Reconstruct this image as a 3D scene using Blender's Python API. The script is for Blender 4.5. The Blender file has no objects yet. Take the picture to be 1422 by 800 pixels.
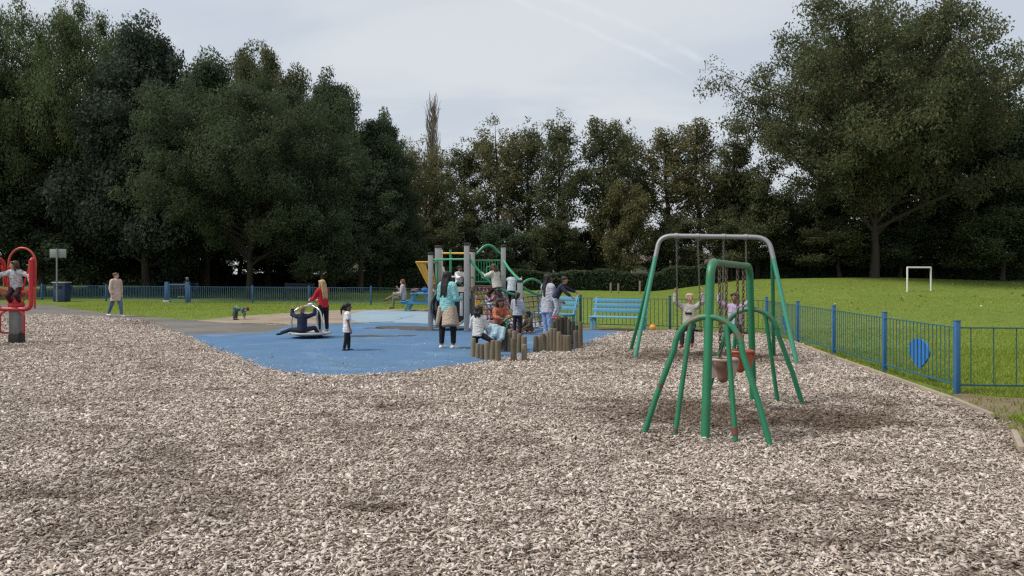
import bpy, bmesh, math, random
import numpy as np
from mathutils import Vector, Matrix
R = math.radians
SC = bpy.context.scene
COL = SC.collection

# ------------------------------------------------------------------ camera
FPX, CX, HY, EYE = 1050.0, 711.0, 380.0, 1.6
cam_d = bpy.data.cameras.new('camera'); cam = bpy.data.objects.new('camera', cam_d); COL.objects.link(cam)
cam.location = (0, 0, EYE); cam.rotation_euler = (R(90), 0, 0)
cam_d.sensor_width = 36; cam_d.lens = FPX / 1422 * 36; cam_d.shift_y = -20 / 1422
cam_d.clip_start = 0.05; cam_d.clip_end = 5000
SC.camera = cam
# ------------------------------------------------------------------ world, sun, exposure
SUN_EL, SUN_AZ = 54.0, -100.0            # azimuth from +Y (ahead), negative = to the left
SUN_STR, SUN_ANG = 2.5, 14.0
sdir = Vector((math.sin(R(SUN_AZ)) * math.cos(R(SUN_EL)), math.cos(R(SUN_AZ)) * math.cos(R(SUN_EL)), math.sin(R(SUN_EL))))
W = bpy.data.worlds.new('World'); SC.world = W; W.use_nodes = True
def build_world():
    nt = W.node_tree; nt.nodes.clear(); N = nt.nodes.new; L = nt.links.new
    out = N('ShaderNodeOutputWorld'); bg = N('ShaderNodeBackground'); bg.inputs['Strength'].default_value = 0.1
    sky = N('ShaderNodeTexSky'); sky.sky_type = 'NISHITA'; sky.sun_disc = False
    sky.sun_elevation = R(SUN_EL); sky.sun_rotation = R(SUN_AZ); sky.air_density = 1.3; sky.dust_density = 2.0
    tc = N('ShaderNodeTexCoord'); d = tc.outputs['Generated']
    def math_(op, a, b=None):
        m = N('ShaderNodeMath'); m.operation = op
        for i, v in enumerate((a, b)):
            if v is None: continue
            if isinstance(v, (int, float)): m.inputs[i].default_value = v
            else: L(v, m.inputs[i])
        return m.outputs[0]
    def vdot(v):
        m = N('ShaderNodeVectorMath'); m.operation = 'DOT_PRODUCT'; L(d, m.inputs[0]); m.inputs[1].default_value = v
        return m.outputs['Value']
    def mix(f, a, b):
        m = N('ShaderNodeMix'); m.data_type = 'RGBA'
        if isinstance(f, (int, float)): m.inputs[0].default_value = f
        else: L(f, m.inputs[0])
        for i, v in ((6, a), (7, b)):
            if isinstance(v, tuple): m.inputs[i].default_value = (*v, 1)
            else: L(v, m.inputs[i])
        return m.outputs[2]
    def ramp(v, lo, hi):
        m = N('ShaderNodeMapRange'); m.interpolation_type = 'SMOOTHSTEP'; L(v, m.inputs[0])
        m.inputs[1].default_value = lo; m.inputs[2].default_value = hi
        return m.outputs[0]
    # cloud deck coordinates: direction projected on a flat layer
    sep = N('ShaderNodeSeparateXYZ'); L(d, sep.inputs[0])
    den = math_('ADD', math_('MAXIMUM', sep.outputs[2], 0.0), 0.18)
    cmb = N('ShaderNodeCombineXYZ'); L(math_('DIVIDE', sep.outputs[0], den), cmb.inputs[0]); L(math_('DIVIDE', sep.outputs[1], den), cmb.inputs[1])
    n1 = N('ShaderNodeTexNoise'); n1.inputs['Scale'].default_value = 0.9; n1.inputs['Detail'].default_value = 6; n1.inputs['Distortion'].default_value = 0.6
    mp = N('ShaderNodeMapping'); L(cmb.outputs[0], mp.inputs[0]); mp.inputs['Scale'].default_value = (1.0, 1.7, 1); mp.inputs['Rotation'].default_value = (0, 0, R(25)); mp.inputs['Location'].default_value = (3.1, 0.4, 0)
    L(mp.outputs[0], n1.inputs['Vector'])
    cl = ramp(n1.outputs[0], 0.36, 0.66)
    grey = mix(cl, (4.35, 4.75, 5.3), (5.35, 5.55, 5.8))
    glow = ramp(vdot(tuple(sdir)), 0.35, 1.0)
    grey = mix(glow, grey, (6.6, 6.7, 6.8))
    # two old spreading contrails
    def pd(px, py): return Vector(((px - CX) / FPX, 1, (HY - py) / FPX)).normalized()
    for (p, q, w, k) in (((715, -5), (905, 82), 0.0055, 0.40), ((770, -8), (990, 88), 0.0075, 0.45)):
        n = pd(*p).cross(pd(*q)).normalized()
        n2 = N('ShaderNodeTexNoise'); n2.inputs['Scale'].default_value = 14; n2.inputs['Detail'].default_value = 4; L(d, n2.inputs['Vector'])
        wob = math_('MULTIPLY', math_('SUBTRACT', n2.outputs[0], 0.5), 0.016)
        dist = math_('ABSOLUTE', math_('ADD', vdot(tuple(n)), wob))
        f = math_('SUBTRACT', 1.0, ramp(dist, 0.0, w))
        mid = (pd(*p) + pd(*q)).normalized()
        along = ramp(vdot(tuple(mid)), math.cos(0.17), math.cos(0.06))
        n3 = N('ShaderNodeTexNoise'); n3.inputs['Scale'].default_value = 30; L(d, n3.inputs['Vector'])
        f = math_('MULTIPLY', math_('MULTIPLY', f, along), math_('MULTIPLY', ramp(n3.outputs[0], 0.2, 0.7), k))
        grey = mix(f, grey, (6.1, 6.4, 6.8))
    fin = mix(0.90, sky.outputs[0], grey)
    L(fin, bg.inputs['Color']); L(bg.outputs[0], out.inputs[0])
build_world()
sun_d = bpy.data.lights.new('sun', 'SUN'); sun_d.energy = SUN_STR; sun_d.angle = R(SUN_ANG); sun_d.color = (1, 0.95, 0.87)
sun = bpy.data.objects.new('sun', sun_d); COL.objects.link(sun); sun.rotation_euler = sdir.to_track_quat('Z', 'Y').to_euler()
VS = SC.view_settings; VS.view_transform = 'Standard'; VS.look = 'None'; VS.exposure = 0.45; VS.gamma = 1.0; VS.use_curve_mapping = False
CY = SC.cycles
CY.max_bounces = 8; CY.diffuse_bounces = 6; CY.glossy_bounces = 2; CY.transmission_bounces = 6; CY.transparent_max_bounces = 6
CY.use_denoising = False; CY.sample_clamp_indirect = 3.0; SC.render.filter_size = 1.5; CY.pixel_filter_type = 'BLACKMAN_HARRIS'; CY.filter_width = 1.35

# ------------------------------------------------------------------ helpers
def g(px, py):                      # pixel of the flat play area -> ground point
    d = EYE * FPX / (py - HY)
    return ((px - CX) * d / FPX, d)
def at(px, py, d):                  # pixel at a known distance -> point
    return Vector(((px - CX) * d / FPX, d, EYE - (py - HY) * d / FPX))
HX = [-200, -30, -9, -3, 6, 11.5, 17, 20.6, 31.8, 42, 60, 200]
HZ = [0.5, 0.45, 0.4, 0.3, 0.25, 0.15, 0.8, 1.12, 1.28, 0.98, 0.9, 0.9]
def gz(x, y):
    t = min(max((y - 40) / 24, 0), 1)
    return float(np.interp(x, HX, HZ)) * t ** 1.7
def tag(o, label=None, cat=None, group=None, kind=None):
    if label: o['label'] = label
    if cat: o['category'] = cat
    if group: o['group'] = group
    if kind: o['kind'] = kind
    return o
def empty(name, loc, label, cat, group=None):
    o = bpy.data.objects.new(name, None); o.empty_display_size = 0.1; COL.objects.link(o); o.location = loc
    return tag(o, label, cat, group)
def np_mesh(name, v, f):
    """v (N,3); f (M,k) all polygons with k corners"""
    me = bpy.data.meshes.new(name); v = np.asarray(v, np.float32); f = np.asarray(f, np.int32); k = f.shape[1]
    me.vertices.add(len(v)); me.vertices.foreach_set('co', v.ravel())
    me.loops.add(f.size); me.loops.foreach_set('vertex_index', f.ravel())
    me.polygons.add(len(f)); me.polygons.foreach_set('loop_start', np.arange(0, f.size, k, dtype=np.int32))
    me.update(calc_edges=True)
    return me
def link(name, me, mat=None, parent=None, loc=None):
    o = bpy.data.objects.new(name, me); COL.objects.link(o)
    if mat is not None and not me.materials: me.materials.append(mat)
    if parent is not None: o.parent = parent
    if loc is not None: o.location = loc
    return o
def copy_tree(o, parent=None):
    c = o.copy(); COL.objects.link(c)
    if parent is not None: c.parent = parent
    for ch in list(o.children): copy_tree(ch, c)
    return c

class MB:
    """collects shapes into one mesh (world or local coordinates)"""
    def __init__(s): s.v = []; s.f = []
    def add(s, vs, fs):
        b = len(s.v); s.v += [tuple(p) for p in vs]; s.f += [tuple(b + i for i in q) for q in fs]; return s
    def box(s, c, size, m=None, bev=0.0):
        x, y, z = (k / 2 for k in size)
        if bev <= 0:
            vs = [Vector((a, b, e)) for a in (-x, x) for b in (-y, y) for e in (-z, z)]
            fs = [(0, 1, 3, 2), (4, 6, 7, 5), (0, 4, 5, 1), (2, 3, 7, 6), (0, 2, 6, 4), (1, 5, 7, 3)]
        else:
            bm = bmesh.new(); bmesh.ops.create_cube(bm, size=1)
            for v in bm.verts: v.co = Vector((v.co.x * size[0], v.co.y * size[1], v.co.z * size[2]))
            bmesh.ops.bevel(bm, geom=bm.edges[:], offset=bev, segments=2, affect='EDGES', profile=0.5)
            bm.verts.index_update(); vs = [v.co.copy() for v in bm.verts]; fs = [[v.index for v in f.verts] for f in bm.faces]; bm.free()
        if m is not None: vs = [m @ p for p in vs]
        return s.add([p + Vector(c) for p in vs], fs)
    def bar(s, a, b, w, h, up=(0, 0, 1), bev=0.0):
        a = Vector(a); b = Vector(b); d = b - a; X = d.normalized(); Z = Vector(up); Y = Z.cross(X)
        if Y.length < 1e-4: Y = Vector((1, 0, 0)).cross(X)
        Y.normalize(); Z = X.cross(Y)
        m = Matrix((X, Y, Z)).transposed()
        return s.box((a + b) / 2, (d.length, w, h), m, bev)
    def tube(s, pts, r, seg=8, cap=True, close=False):
        pts = [Vector(p) for p in pts]; n = len(pts); rs = r if isinstance(r, (list, tuple)) else [r] * n
        tang = []
        for i in range(n):
            if close: t = pts[(i + 1) % n] - pts[i - 1]
            else: t = pts[min(i + 1, n - 1)] - pts[max(i - 1, 0)]
            tang.append(t.normalized())
        u = tang[0].orthogonal().normalized(); vs = []; fs = []
        for i in range(n):
            t = tang[i]; u = (u - t * u.dot(t))
            u = u.normalized() if u.length > 1e-6 else t.orthogonal().normalized()
            w = t.cross(u)
            for k in range(seg):
                a = 2 * math.pi * k / seg; vs.append(pts[i] + (u * math.cos(a) + w * math.sin(a)) * rs[i])
        for i in range(n - (0 if close else 1)):
            j = (i + 1) % n
            for k in range(seg):
                fs.append((i * seg + k, i * seg + (k + 1) % seg, j * seg + (k + 1) % seg, j * seg + k))
        if cap and not close:
            fs.append(tuple(range(seg - 1, -1, -1))); fs.append(tuple((n - 1) * seg + k for k in range(seg)))
        return s.add(vs, fs)
    def lathe(s, prof, c=(0, 0, 0), seg=16, m=None):
        c = Vector(c); vs = []; fs = []; n = len(prof)
        for (r, z) in prof:
            for k in range(seg):
                a = 2 * math.pi * k / seg; p = Vector((r * math.cos(a), r * math.sin(a), z))
                vs.append((m @ p if m else p) + c)
        for i in range(n - 1):
            for k in range(seg):
                fs.append((i * seg + k, i * seg + (k + 1) % seg, (i + 1) * seg + (k + 1) % seg, (i + 1) * seg + k))
        fs.append(tuple(range(seg - 1, -1, -1))); fs.append(tuple((n - 1) * seg + k for k in range(seg)))
        return s.add(vs, fs)
    def capsule(s, a, b, ra, rb, flat=None, capa=True, capb=True, seg=12):
        a = Vector(a); b = Vector(b); t = b - a
        if t.length < 1e-6: b = a + Vector((0, 0, 1e-3)); t = b - a
        ln = t.length; t.normalize(); u = t.orthogonal().normalized(); w = t.cross(u)
        rings = []
        if capa: rings += [(-ra * math.sin(q), ra * math.cos(q)) for q in (1.45, 1.05, 0.55)]
        rings += [(0, ra), (ln, rb)]
        if capb: rings += [(ln + rb * math.sin(q), rb * math.cos(q)) for q in (0.55, 1.05, 1.45)]
        vs = []; fs = []
        for (z, r) in rings:
            for k in range(seg):
                q = 2 * math.pi * k / seg; o = (u * math.cos(q) + w * math.sin(q)) * r
                if flat:
                    for (ax, kf) in flat: o += ax * (o.dot(ax) * (kf - 1))
                vs.append(a + t * z + o)
        n = len(rings)
        for i in range(n - 1):
            for k in range(seg):
                fs.append((i * seg + k, i * seg + (k + 1) % seg, (i + 1) * seg + (k + 1) % seg, (i + 1) * seg + k))
        fs.append(tuple(range(seg - 1, -1, -1))); fs.append(tuple((n - 1) * seg + k for k in range(seg)))
        return s.add(vs, fs)
    def ball(s, c, rad, m=None, seg=14, rings=9):
        c = Vector(c); rad = Vector(rad) if not isinstance(rad, (int, float)) else Vector((rad,) * 3); vs = []; fs = []
        for i in range(1, rings):
            p = math.pi * i / rings
            for k in range(seg):
                q = 2 * math.pi * k / seg
                o = Vector((rad.x * math.sin(p) * math.cos(q), rad.y * math.sin(p) * math.sin(q), -rad.z * math.cos(p)))
                vs.append(c + (m @ o if m else o))
        n = rings - 1
        for i in range(n - 1):
            for k in range(seg):
                fs.append((i * seg + k, i * seg + (k + 1) % seg, (i + 1) * seg + (k + 1) % seg, (i + 1) * seg + k))
        fs.append(tuple(range(seg - 1, -1, -1))); fs.append(tuple((n - 1) * seg + k for k in range(seg)))
        return s.add(vs, fs)
    def mesh(s, name, origin=None, smooth=True):
        o = Vector(origin) if origin is not None else Vector((0, 0, 0))
        me = bpy.data.meshes.new(name); me.from_pydata([tuple(Vector(p) - o) for p in s.v], [], s.f); me.update()
        if smooth:
            me.polygons.foreach_set('use_smooth', [True] * len(me.polygons))
            try: me.set_sharp_from_angle(angle=R(40))
            except Exception: pass
        return me
    def build(s, name, mat, parent=None, world=True, origin=None, smooth=True):
        """child of an unrotated parent when world=True"""
        if parent is not None and world:
            return link(name, s.mesh(name, Vector(parent.location), smooth), mat, parent)
        if origin is not None:
            return link(name, s.mesh(name, origin, smooth), mat, parent, origin)
        return link(name, s.mesh(name, None, smooth), mat, parent)

def bez(p0, p1, p2, n=8):
    p0, p1, p2 = Vector(p0), Vector(p1), Vector(p2)
    return [p0 * (1 - t) ** 2 + p1 * 2 * t * (1 - t) + p2 * t * t for t in [i / n for i in range(n + 1)]]
def bend(pts, rad, n=6):
    """polyline with rounded corners"""
    pts = [Vector(p) for p in pts]; out = [pts[0]]
    for i in range(1, len(pts) - 1):
        a, b, c = pts[i - 1], pts[i], pts[i + 1]
        r1 = min(rad, (a - b).length * .49); r2 = min(rad, (c - b).length * .49)
        out += bez(b + (a - b).normalized() * r1, b, b + (c - b).normalized() * r2, n)
    return out + [pts[-1]]

# ------------------------------------------------------------------ value noise (numpy)
_rs = np.random.RandomState(5); _LAT = _rs.rand(256, 256)
def vnoise(x, y, s):
    x = np.asarray(x) * s + 1000.3; y = np.asarray(y) * s + 1000.7
    xi = np.floor(x).astype(int); yi = np.floor(y).astype(int); fx = x - xi; fy = y - yi
    fx = fx * fx * (3 - 2 * fx); fy = fy * fy * (3 - 2 * fy)
    q = lambda a, b: _LAT[a % 256, b % 256]
    return (q(xi, yi) * (1 - fx) + q(xi + 1, yi) * fx) * (1 - fy) + (q(xi, yi + 1) * (1 - fx) + q(xi + 1, yi + 1) * fx) * fy
def fnoise(x, y, s): return (vnoise(x, y, s) + .5 * vnoise(x, y, s * 2.1) + .25 * vnoise(x, y, s * 4.3)) / 1.75
def inside(px, py, poly):
    px = np.asarray(px); py = np.asarray(py); r = np.zeros(len(px), bool); n = len(poly)
    for i in range(n):
        x0, y0 = poly[i]; x1, y1 = poly[i - 1]
        c = ((y0 > py) != (y1 > py)) & (px < (x1 - x0) * (py - y0) / (y1 - y0 + 1e-12) + x0); r ^= c
    return r

# ------------------------------------------------------------------ materials
MATS = {}
class NT:
    def __init__(s, name):
        s.m = bpy.data.materials.new(name); s.m.use_nodes = True; s.nt = s.m.node_tree; s.nt.nodes.clear()
        s.out = s.nt.nodes.new('ShaderNodeOutputMaterial'); s.b = s.nt.nodes.new('ShaderNodeBsdfPrincipled')
        s.nt.links.new(s.b.outputs[0], s.out.inputs[0]); s.tc = s.nt.nodes.new('ShaderNodeTexCoord')
    def n(s, t): return s.nt.nodes.new(t)
    def l(s, a, b): s.nt.links.new(a, b)
    def noise(s, scale, detail=4, dist=0, vec=None, rough=.55):
        n = s.n('ShaderNodeTexNoise'); n.inputs['Scale'].default_value = scale; n.inputs['Detail'].default_value = detail
        n.inputs['Distortion'].default_value = dist; n.inputs['Roughness'].default_value = rough
        s.l(vec if vec is not None else s.tc.outputs['Object'], n.inputs['Vector']); return n.outputs[0]
    def ramp(s, v, stops):
        r = s.n('ShaderNodeValToRGB'); e = r.color_ramp.elements
        while len(e) < len(stops): e.new(0.5)
        for i, (p, c) in enumerate(stops):
            e[i].position = p; e[i].color = (*c, 1) if isinstance(c, tuple) else (c, c, c, 1)
        s.l(v, r.inputs[0]); return r.outputs[0]
    def mix(s, f, a, b, mode='MIX'):
        m = s.n('ShaderNodeMix'); m.data_type = 'RGBA'; m.blend_type = mode
        if isinstance(f, (int, float)): m.inputs[0].default_value = f
        else: s.l(f, m.inputs[0])
        for i, v in ((6, a), (7, b)):
            if isinstance(v, tuple): m.inputs[i].default_value = (*v, 1)
            else: s.l(v, m.inputs[i])
        return m.outputs[2]
    def bump(s, v, strength=.3, dist=.01):
        b = s.n('ShaderNodeBump'); b.inputs['Strength'].default_value = strength; b.inputs['Distance'].default_value = dist
        s.l(v, b.inputs['Height']); s.l(b.outputs[0], s.b.inputs['Normal'])
    def mapping(s, scale): 
        m = s.n('ShaderNodeMapping'); m.inputs['Scale'].default_value = scale; s.l(s.tc.outputs['Object'], m.inputs[0]); return m.outputs[0]
    def col(s, c, rough=.6, metal=0.0, spec=None):
        if isinstance(c, tuple): s.b.inputs['Base Color'].default_value = (*c, 1)
        else: s.l(c, s.b.inputs['Base Color'])
        s.b.inputs['Roughness'].default_value = rough; s.b.inputs['Metallic'].default_value = metal
        if spec is not None: s.b.inputs['Specular IOR Level'].default_value = spec
        return s.m
def sh(c, k): return tuple(min(1, x * k) for x in c)
def paint(name, c, rough=.4, wear=0.0, wearcol=(.16, .055, .03), var=.25, scale=6, metal=0.0):
    if name in MATS: return MATS[name]
    t = NT(name); base = t.mix(t.noise(scale), sh(c, 1 - var), sh(c, 1 + var * .6))
    if wear > 0:
        w = t.ramp(t.noise(9, 6, .3, rough=.65), [(.62 - wear * .25, 0.0), (.68 - wear * .22, 1.0)]); base = t.mix(w, base, wearcol)
    t.bump(t.noise(70, 2), .08, .004)
    MATS[name] = t.col(base, rough, metal); return MATS[name]
def cloth(name, c, var=.22, rough=.9, pattern=None):
    if name in MATS: return MATS[name]
    t = NT(name); base = t.mix(t.noise(7, 3), sh(c, 1 - var), sh(c, 1 + var))
    if pattern:
        for i, pc in enumerate(pattern):
            p = t.noise(13 + 6 * i, 2, 1.2); base = t.mix(t.ramp(p, [(.52 + .02 * i, 0.0), (.56 + .02 * i, 1.0)]), base, pc)
    t.bump(t.noise(13, 3, 1.2), .9, .05)
    MATS[name] = t.col(base, rough, 0, .2); return MATS[name]
def skin(name, c):
    if name in MATS: return MATS[name]
    t = NT(name); MATS[name] = t.col(t.mix(t.noise(22), sh(c, .88), sh(c, 1.1)), .55, 0, .3); return MATS[name]
def hairm(name, c):
    if name in MATS: return MATS[name]
    t = NT(name); st = t.noise(1, 4, .4, t.mapping((60, 60, 6)))
    t.bump(st, .8, .02); MATS[name] = t.col(t.mix(st, sh(c, .45), sh(c, 1.6)), .45, 0, .35); return MATS[name]
def leafm(name, c, alt, dry=None, drym=.0, trans=.35):
    """leaf colours vary leaf by leaf and branch by branch"""
    if name in MATS: return MATS[name]
    t = NT(name); geo = t.n('ShaderNodeNewGeometry'); rnd = geo.outputs['Random Per Island']
    base = t.mix(t.ramp(rnd, [(0, 0.0), (1, 1.0)]), sh(c, .6), sh(c, 1.45))
    br = t.ramp(t.noise(.45, 3), [(.4, 0.0), (.62, 1.0)]); base = t.mix(br, base, alt)
    base = t.mix(.5, base, t.mix(rnd, sh(alt, .6), sh(c, 1.3)))
    if dry:
        f = t.n('ShaderNodeMath'); f.operation = 'GREATER_THAN'; f.inputs[1].default_value = 1 - drym
        wn = t.n('ShaderNodeTexWhiteNoise'); wn.noise_dimensions = '1D'; t.l(rnd, wn.inputs['W']); t.l(wn.outputs['Value'], f.inputs[0])
        base = t.mix(f.outputs[0], base, dry)
    t.col(base, .65, 0, .15)
    tr = t.n('ShaderNodeBsdfTranslucent'); t.l(base, tr.inputs[0]); ms = t.n('ShaderNodeMixShader'); ms.inputs[0].default_value = trans
    t.l(t.b.outputs[0], ms.inputs[1]); t.l(tr.outputs[0], ms.inputs[2]); t.l(ms.outputs[0], t.out.inputs[0])
    MATS[name] = t.m; return t.m
def barkm(name, c):
    if name in MATS: return MATS[name]
    t = NT(name); n = t.noise(1, 6, .5, t.mapping((9, 9, 1.6))); t.bump(n, .9, .06)
    MATS[name] = t.col(t.mix(n, sh(c, .4), sh(c, 1.5)), .95, 0, .1); return MATS[name]
def weathered(name, c, c2, ax=(14, 14, 1.2)):
    if name in MATS: return MATS[name]
    t = NT(name); n = t.noise(1, 6, .4, t.mapping(ax)); k = t.noise(2.2, 3)
    t.bump(n, .7, .012); base = t.mix(n, sh(c, .5), sh(c, 1.35)); base = t.mix(t.ramp(k, [(.42, 0.0), (.68, 1.0)]), base, c2)
    MATS[name] = t.col(base, .9, 0, .15); return MATS[name]

# ------------------------------------------------------------------ the setting: ground
def m_grass():
    t = NT('lawn'); big = t.noise(.12, 4); mid = t.noise(.9, 5, .3); fine = t.noise(26, 4); vf = t.noise(1, 4, 0, t.mapping((70, 22, 70)))
    c = t.mix(t.ramp(mid, [(.35, 0.0), (.65, 1.0)]), (.14, .192, .034), (.195, .245, .046))
    c = t.mix(t.ramp(big, [(.4, 0.0), (.65, 1.0)]), c, (.195, .245, .05))
    c = t.mix(t.ramp(fine, [(.36, 1.0), (.55, 0.0)]), c, (.085, .145, .012))
    c = t.mix(t.ramp(vf, [(.55, 0.0), (.75, .7)]), c, (.28, .36, .08))
    m3 = t.noise(3.4, 5, .4, t.mapping((1, .55, 1))); m9 = t.noise(9, 4, .2, t.mapping((1, .6, 1)))
    c = t.mix(t.ramp(m3, [(.36, .55), (.56, 0.0)]), c, (.085, .125, .024)); c = t.mix(t.ramp(m9, [(.34, .75), (.52, 0.0)]), c, (.075, .115, .022)); c = t.mix(t.ramp(m9, [(.58, 0.0), (.74, .8)]), c, (.27, .34, .075))
    c = t.mix(t.ramp(t.noise(.35, 4, .5), [(.55, 0.0), (.72, .55)]), c, (.20, .20, .06))
    dv = t.n('ShaderNodeVectorMath'); dv.operation = 'DISTANCE'; mp = t.mapping((.55, 1, 0)); t.l(mp, dv.inputs[0]); dv.inputs[1].default_value = (28 * .55, 51.3, 0)
    ad = t.n('ShaderNodeMath'); ad.operation = 'ADD'; t.l(dv.outputs['Value'], ad.inputs[0]); t.l(mid, ad.inputs[1]); c = t.mix(t.ramp(ad.outputs[0], [(.5, .75), (1.0, 0.0)]), c, (.12, .095, .055))
    t.bump(fine, .9, .05); return t.col(c, .95, 0, .1)
M_GRASS = m_grass()
def m_flat(name, a, b, scale, speck, bump=.4, patch=None, rough=.9, fs=110):
    t = NT(name); n = t.noise(scale, 6, .3); f = t.noise(fs, 3)
    c = t.mix(t.ramp(n, [(.32, 0.0), (.7, 1.0)]), a, b)
    c = t.mix(t.ramp(f, [(.5, 0.0), (.68, .75)]), c, speck)
    if patch:
        for (sc, lo, hi, pc) in patch: c = t.mix(t.ramp(t.noise(sc, 5, .6), [(lo, 0.0), (hi, .85)]), c, pc)
    t.bump(f, bump, .01); return t.col(c, rough, 0, .25)
def terrain():
    xs = np.unique(np.concatenate([np.linspace(-400, -60, 14), np.linspace(-60, 70, 105), np.linspace(70, 400, 14)]))
    ys = np.unique(np.concatenate([np.linspace(-30, 36, 20), np.linspace(36, 72, 50), np.linspace(72, 130, 12), np.linspace(130, 1500, 10)]))
    X, Y = np.meshgrid(xs, ys); Z = np.interp(X, HX, HZ) * np.clip((Y - 40) / 24, 0, 1) ** 1.7
    m = (Y > 42) & (Y < 75); Z = Z + np.where(m, (fnoise(X, Y, .12) - .5) * .10, 0)
    nx = len(xs); i = np.arange(len(ys) - 1)[:, None] * nx + np.arange(nx - 1)[None, :]
    f = np.stack([i, i + 1, i + nx + 1, i + nx], -1).reshape(-1, 4)
    me = np_mesh('ground', np.stack([X, Y, Z], -1).reshape(-1, 3), f)
    me.polygons.foreach_set('use_smooth', [True] * len(me.polygons))
    tag(link('ground', me, M_GRASS), kind='structure')
terrain()
def sheet(name, pts, z, mat, rough_edge=0.0, seed=0):
    rng = random.Random(seed); out = []
    for i in range(len(pts)):
        a = Vector(pts[i]); b = Vector(pts[(i + 1) % len(pts)]); n = max(1, int((b - a).length / .18)) if rough_edge else 1
        for k in range(n):
            p = a.lerp(b, k / n)
            if rough_edge: p = p + Vector((rng.gauss(0, rough_edge), rng.gauss(0, rough_edge)))
            out.append(p)
    bm = bmesh.new(); vs = [bm.verts.new((p.x, p.y, z)) for p in out]
    es = [bm.edges.new((vs[i], vs[(i + 1) % len(vs)])) for i in range(len(vs))]
    bmesh.ops.triangle_fill(bm, edges=es, use_beauty=True)
    for f in bm.faces:
        if f.normal.z < 0: f.normal_flip()
    me = bpy.data.meshes.new(name); bm.to_mesh(me); bm.free()
    return tag(link(name, me, mat), kind='structure')
PX = lambda L: [g(*p) for p in L]
M_ASPH = m_flat('asphalt', (.085, .08, .075), (.15, .14, .13), .6, (.25, .24, .22), patch=[(.35, .55, .7, (.2, .18, .15))])
M_TAN = m_flat('worn_concrete', (.23, .185, .14), (.33, .27, .21), .7, (.14, .11, .08), patch=[(.5, .56, .7, (.16, .13, .1)), (1.6, .6, .7, (.10, .085, .07))])
M_BLUE = m_flat('blue_rubber', (.070, .148, .270), (.092, .178, .305), .8, (.045, .095, .185), patch=[(.45, .53, .70, (.09, .165, .225)), (2.2, .58, .72, (.06, .115, .18)), (.9, .55, .7, (.115, .21, .34))])
M_FADE = m_flat('faded_blue_rubber', (.20, .30, .38), (.26, .35, .42), .7, (.16, .2, .24), patch=[(.9, .55, .68, (.28, .27, .22))])
M_DARK = m_flat('worn_hole', (.045, .04, .035), (.10, .085, .07), 3, (.2, .17, .14), bump=.8)
sheet('asphalt_path', PX([(-330, 417), (-100, 418.5), (20, 421), (70, 424), (110, 430.5), (150, 435), (200, 440), (262, 444.5), (330, 443), (420, 440), (480, 440), (500, 452), (410, 456), (380, 472), (253, 474), (100, 470), (-330, 470)]), .004, M_ASPH, .05, 1)
sheet('worn_path', PX([(270, 446), (300, 442.5), (345, 438.5), (400, 435), (470, 431), (560, 429.5), (640, 431), (700, 440), (780, 450), (868, 459), (885, 464), (640, 466), (560, 452), (470, 451), (400, 452), (330, 449.5)]), .008, M_TAN, .05, 2)
sheet('faded_blue_surface', PX([(492, 448), (482, 437), (505, 432), (545, 431), (590, 433), (640, 436), (700, 442), (760, 449), (790, 454), (800, 462), (640, 466), (560, 455)]), .012, M_FADE, .05, 3)
BLUE = PX([(253, 466), (330, 464.5), (372, 463), (405, 452), (470, 450.5), (545, 448.5), (575, 449), (640, 453), (720, 455), (800, 459), (868, 461), (835, 478), (800, 495), (740, 504), (690, 512), (640, 520), (560, 532), (440, 536), (365, 526), (300, 496)])
sheet('blue_safety_surface', BLUE, .016, M_BLUE, .015, 4)
def blob(name, px, py, rx, ry, seed):
    x, y = g(px, py); rng = random.Random(seed); ph = [rng.random() * 6.3 for _ in range(5)]; pts = []
    for i in range(46):
        a = 2 * math.pi * i / 46; k = 1 + sum(math.sin(a * (j + 2) + ph[j]) * .26 / (j + 1) for j in range(5))
        pts.append((x + rx * k * math.cos(a), y + ry * k * math.sin(a)))
    sheet(name, pts, .020, M_DARK, .012, seed)
for i, b in enumerate([(565, 456, .85, .75), (520, 467.5, .5, .28), (566, 467, .26, .16), (600, 459, .35, .3), (520, 456.5, .3, .2), (436, 471.5, .75, .55)][:5]): blob('worn_surface', *b, 40 + i)
def crack(pts, w, seed):
    rng = random.Random(seed); P = []
    for i in range(len(pts) - 1):
        a, b = Vector(g(*pts[i])), Vector(g(*pts[i + 1])); n = max(2, int((b - a).length / .15))
        P += [a.lerp(b, k / n) + Vector((rng.gauss(0, .02), rng.gauss(0, .03))) for k in range(n)]
    lo = [(p.x, p.y - w * rng.uniform(.4, 1)) for p in P]; hi = [(p.x, p.y + w * rng.uniform(.4, 1)) for p in P]
    sheet('surface_joint', lo + hi[::-1], .022, M_DARK)
crack([(405, 451.8), (470, 450), (545, 447.5), (560, 442), (578, 438)], .09, 61)
crack([(335, 449.8), (372, 449.5), (403, 452)], .07, 62)

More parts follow.
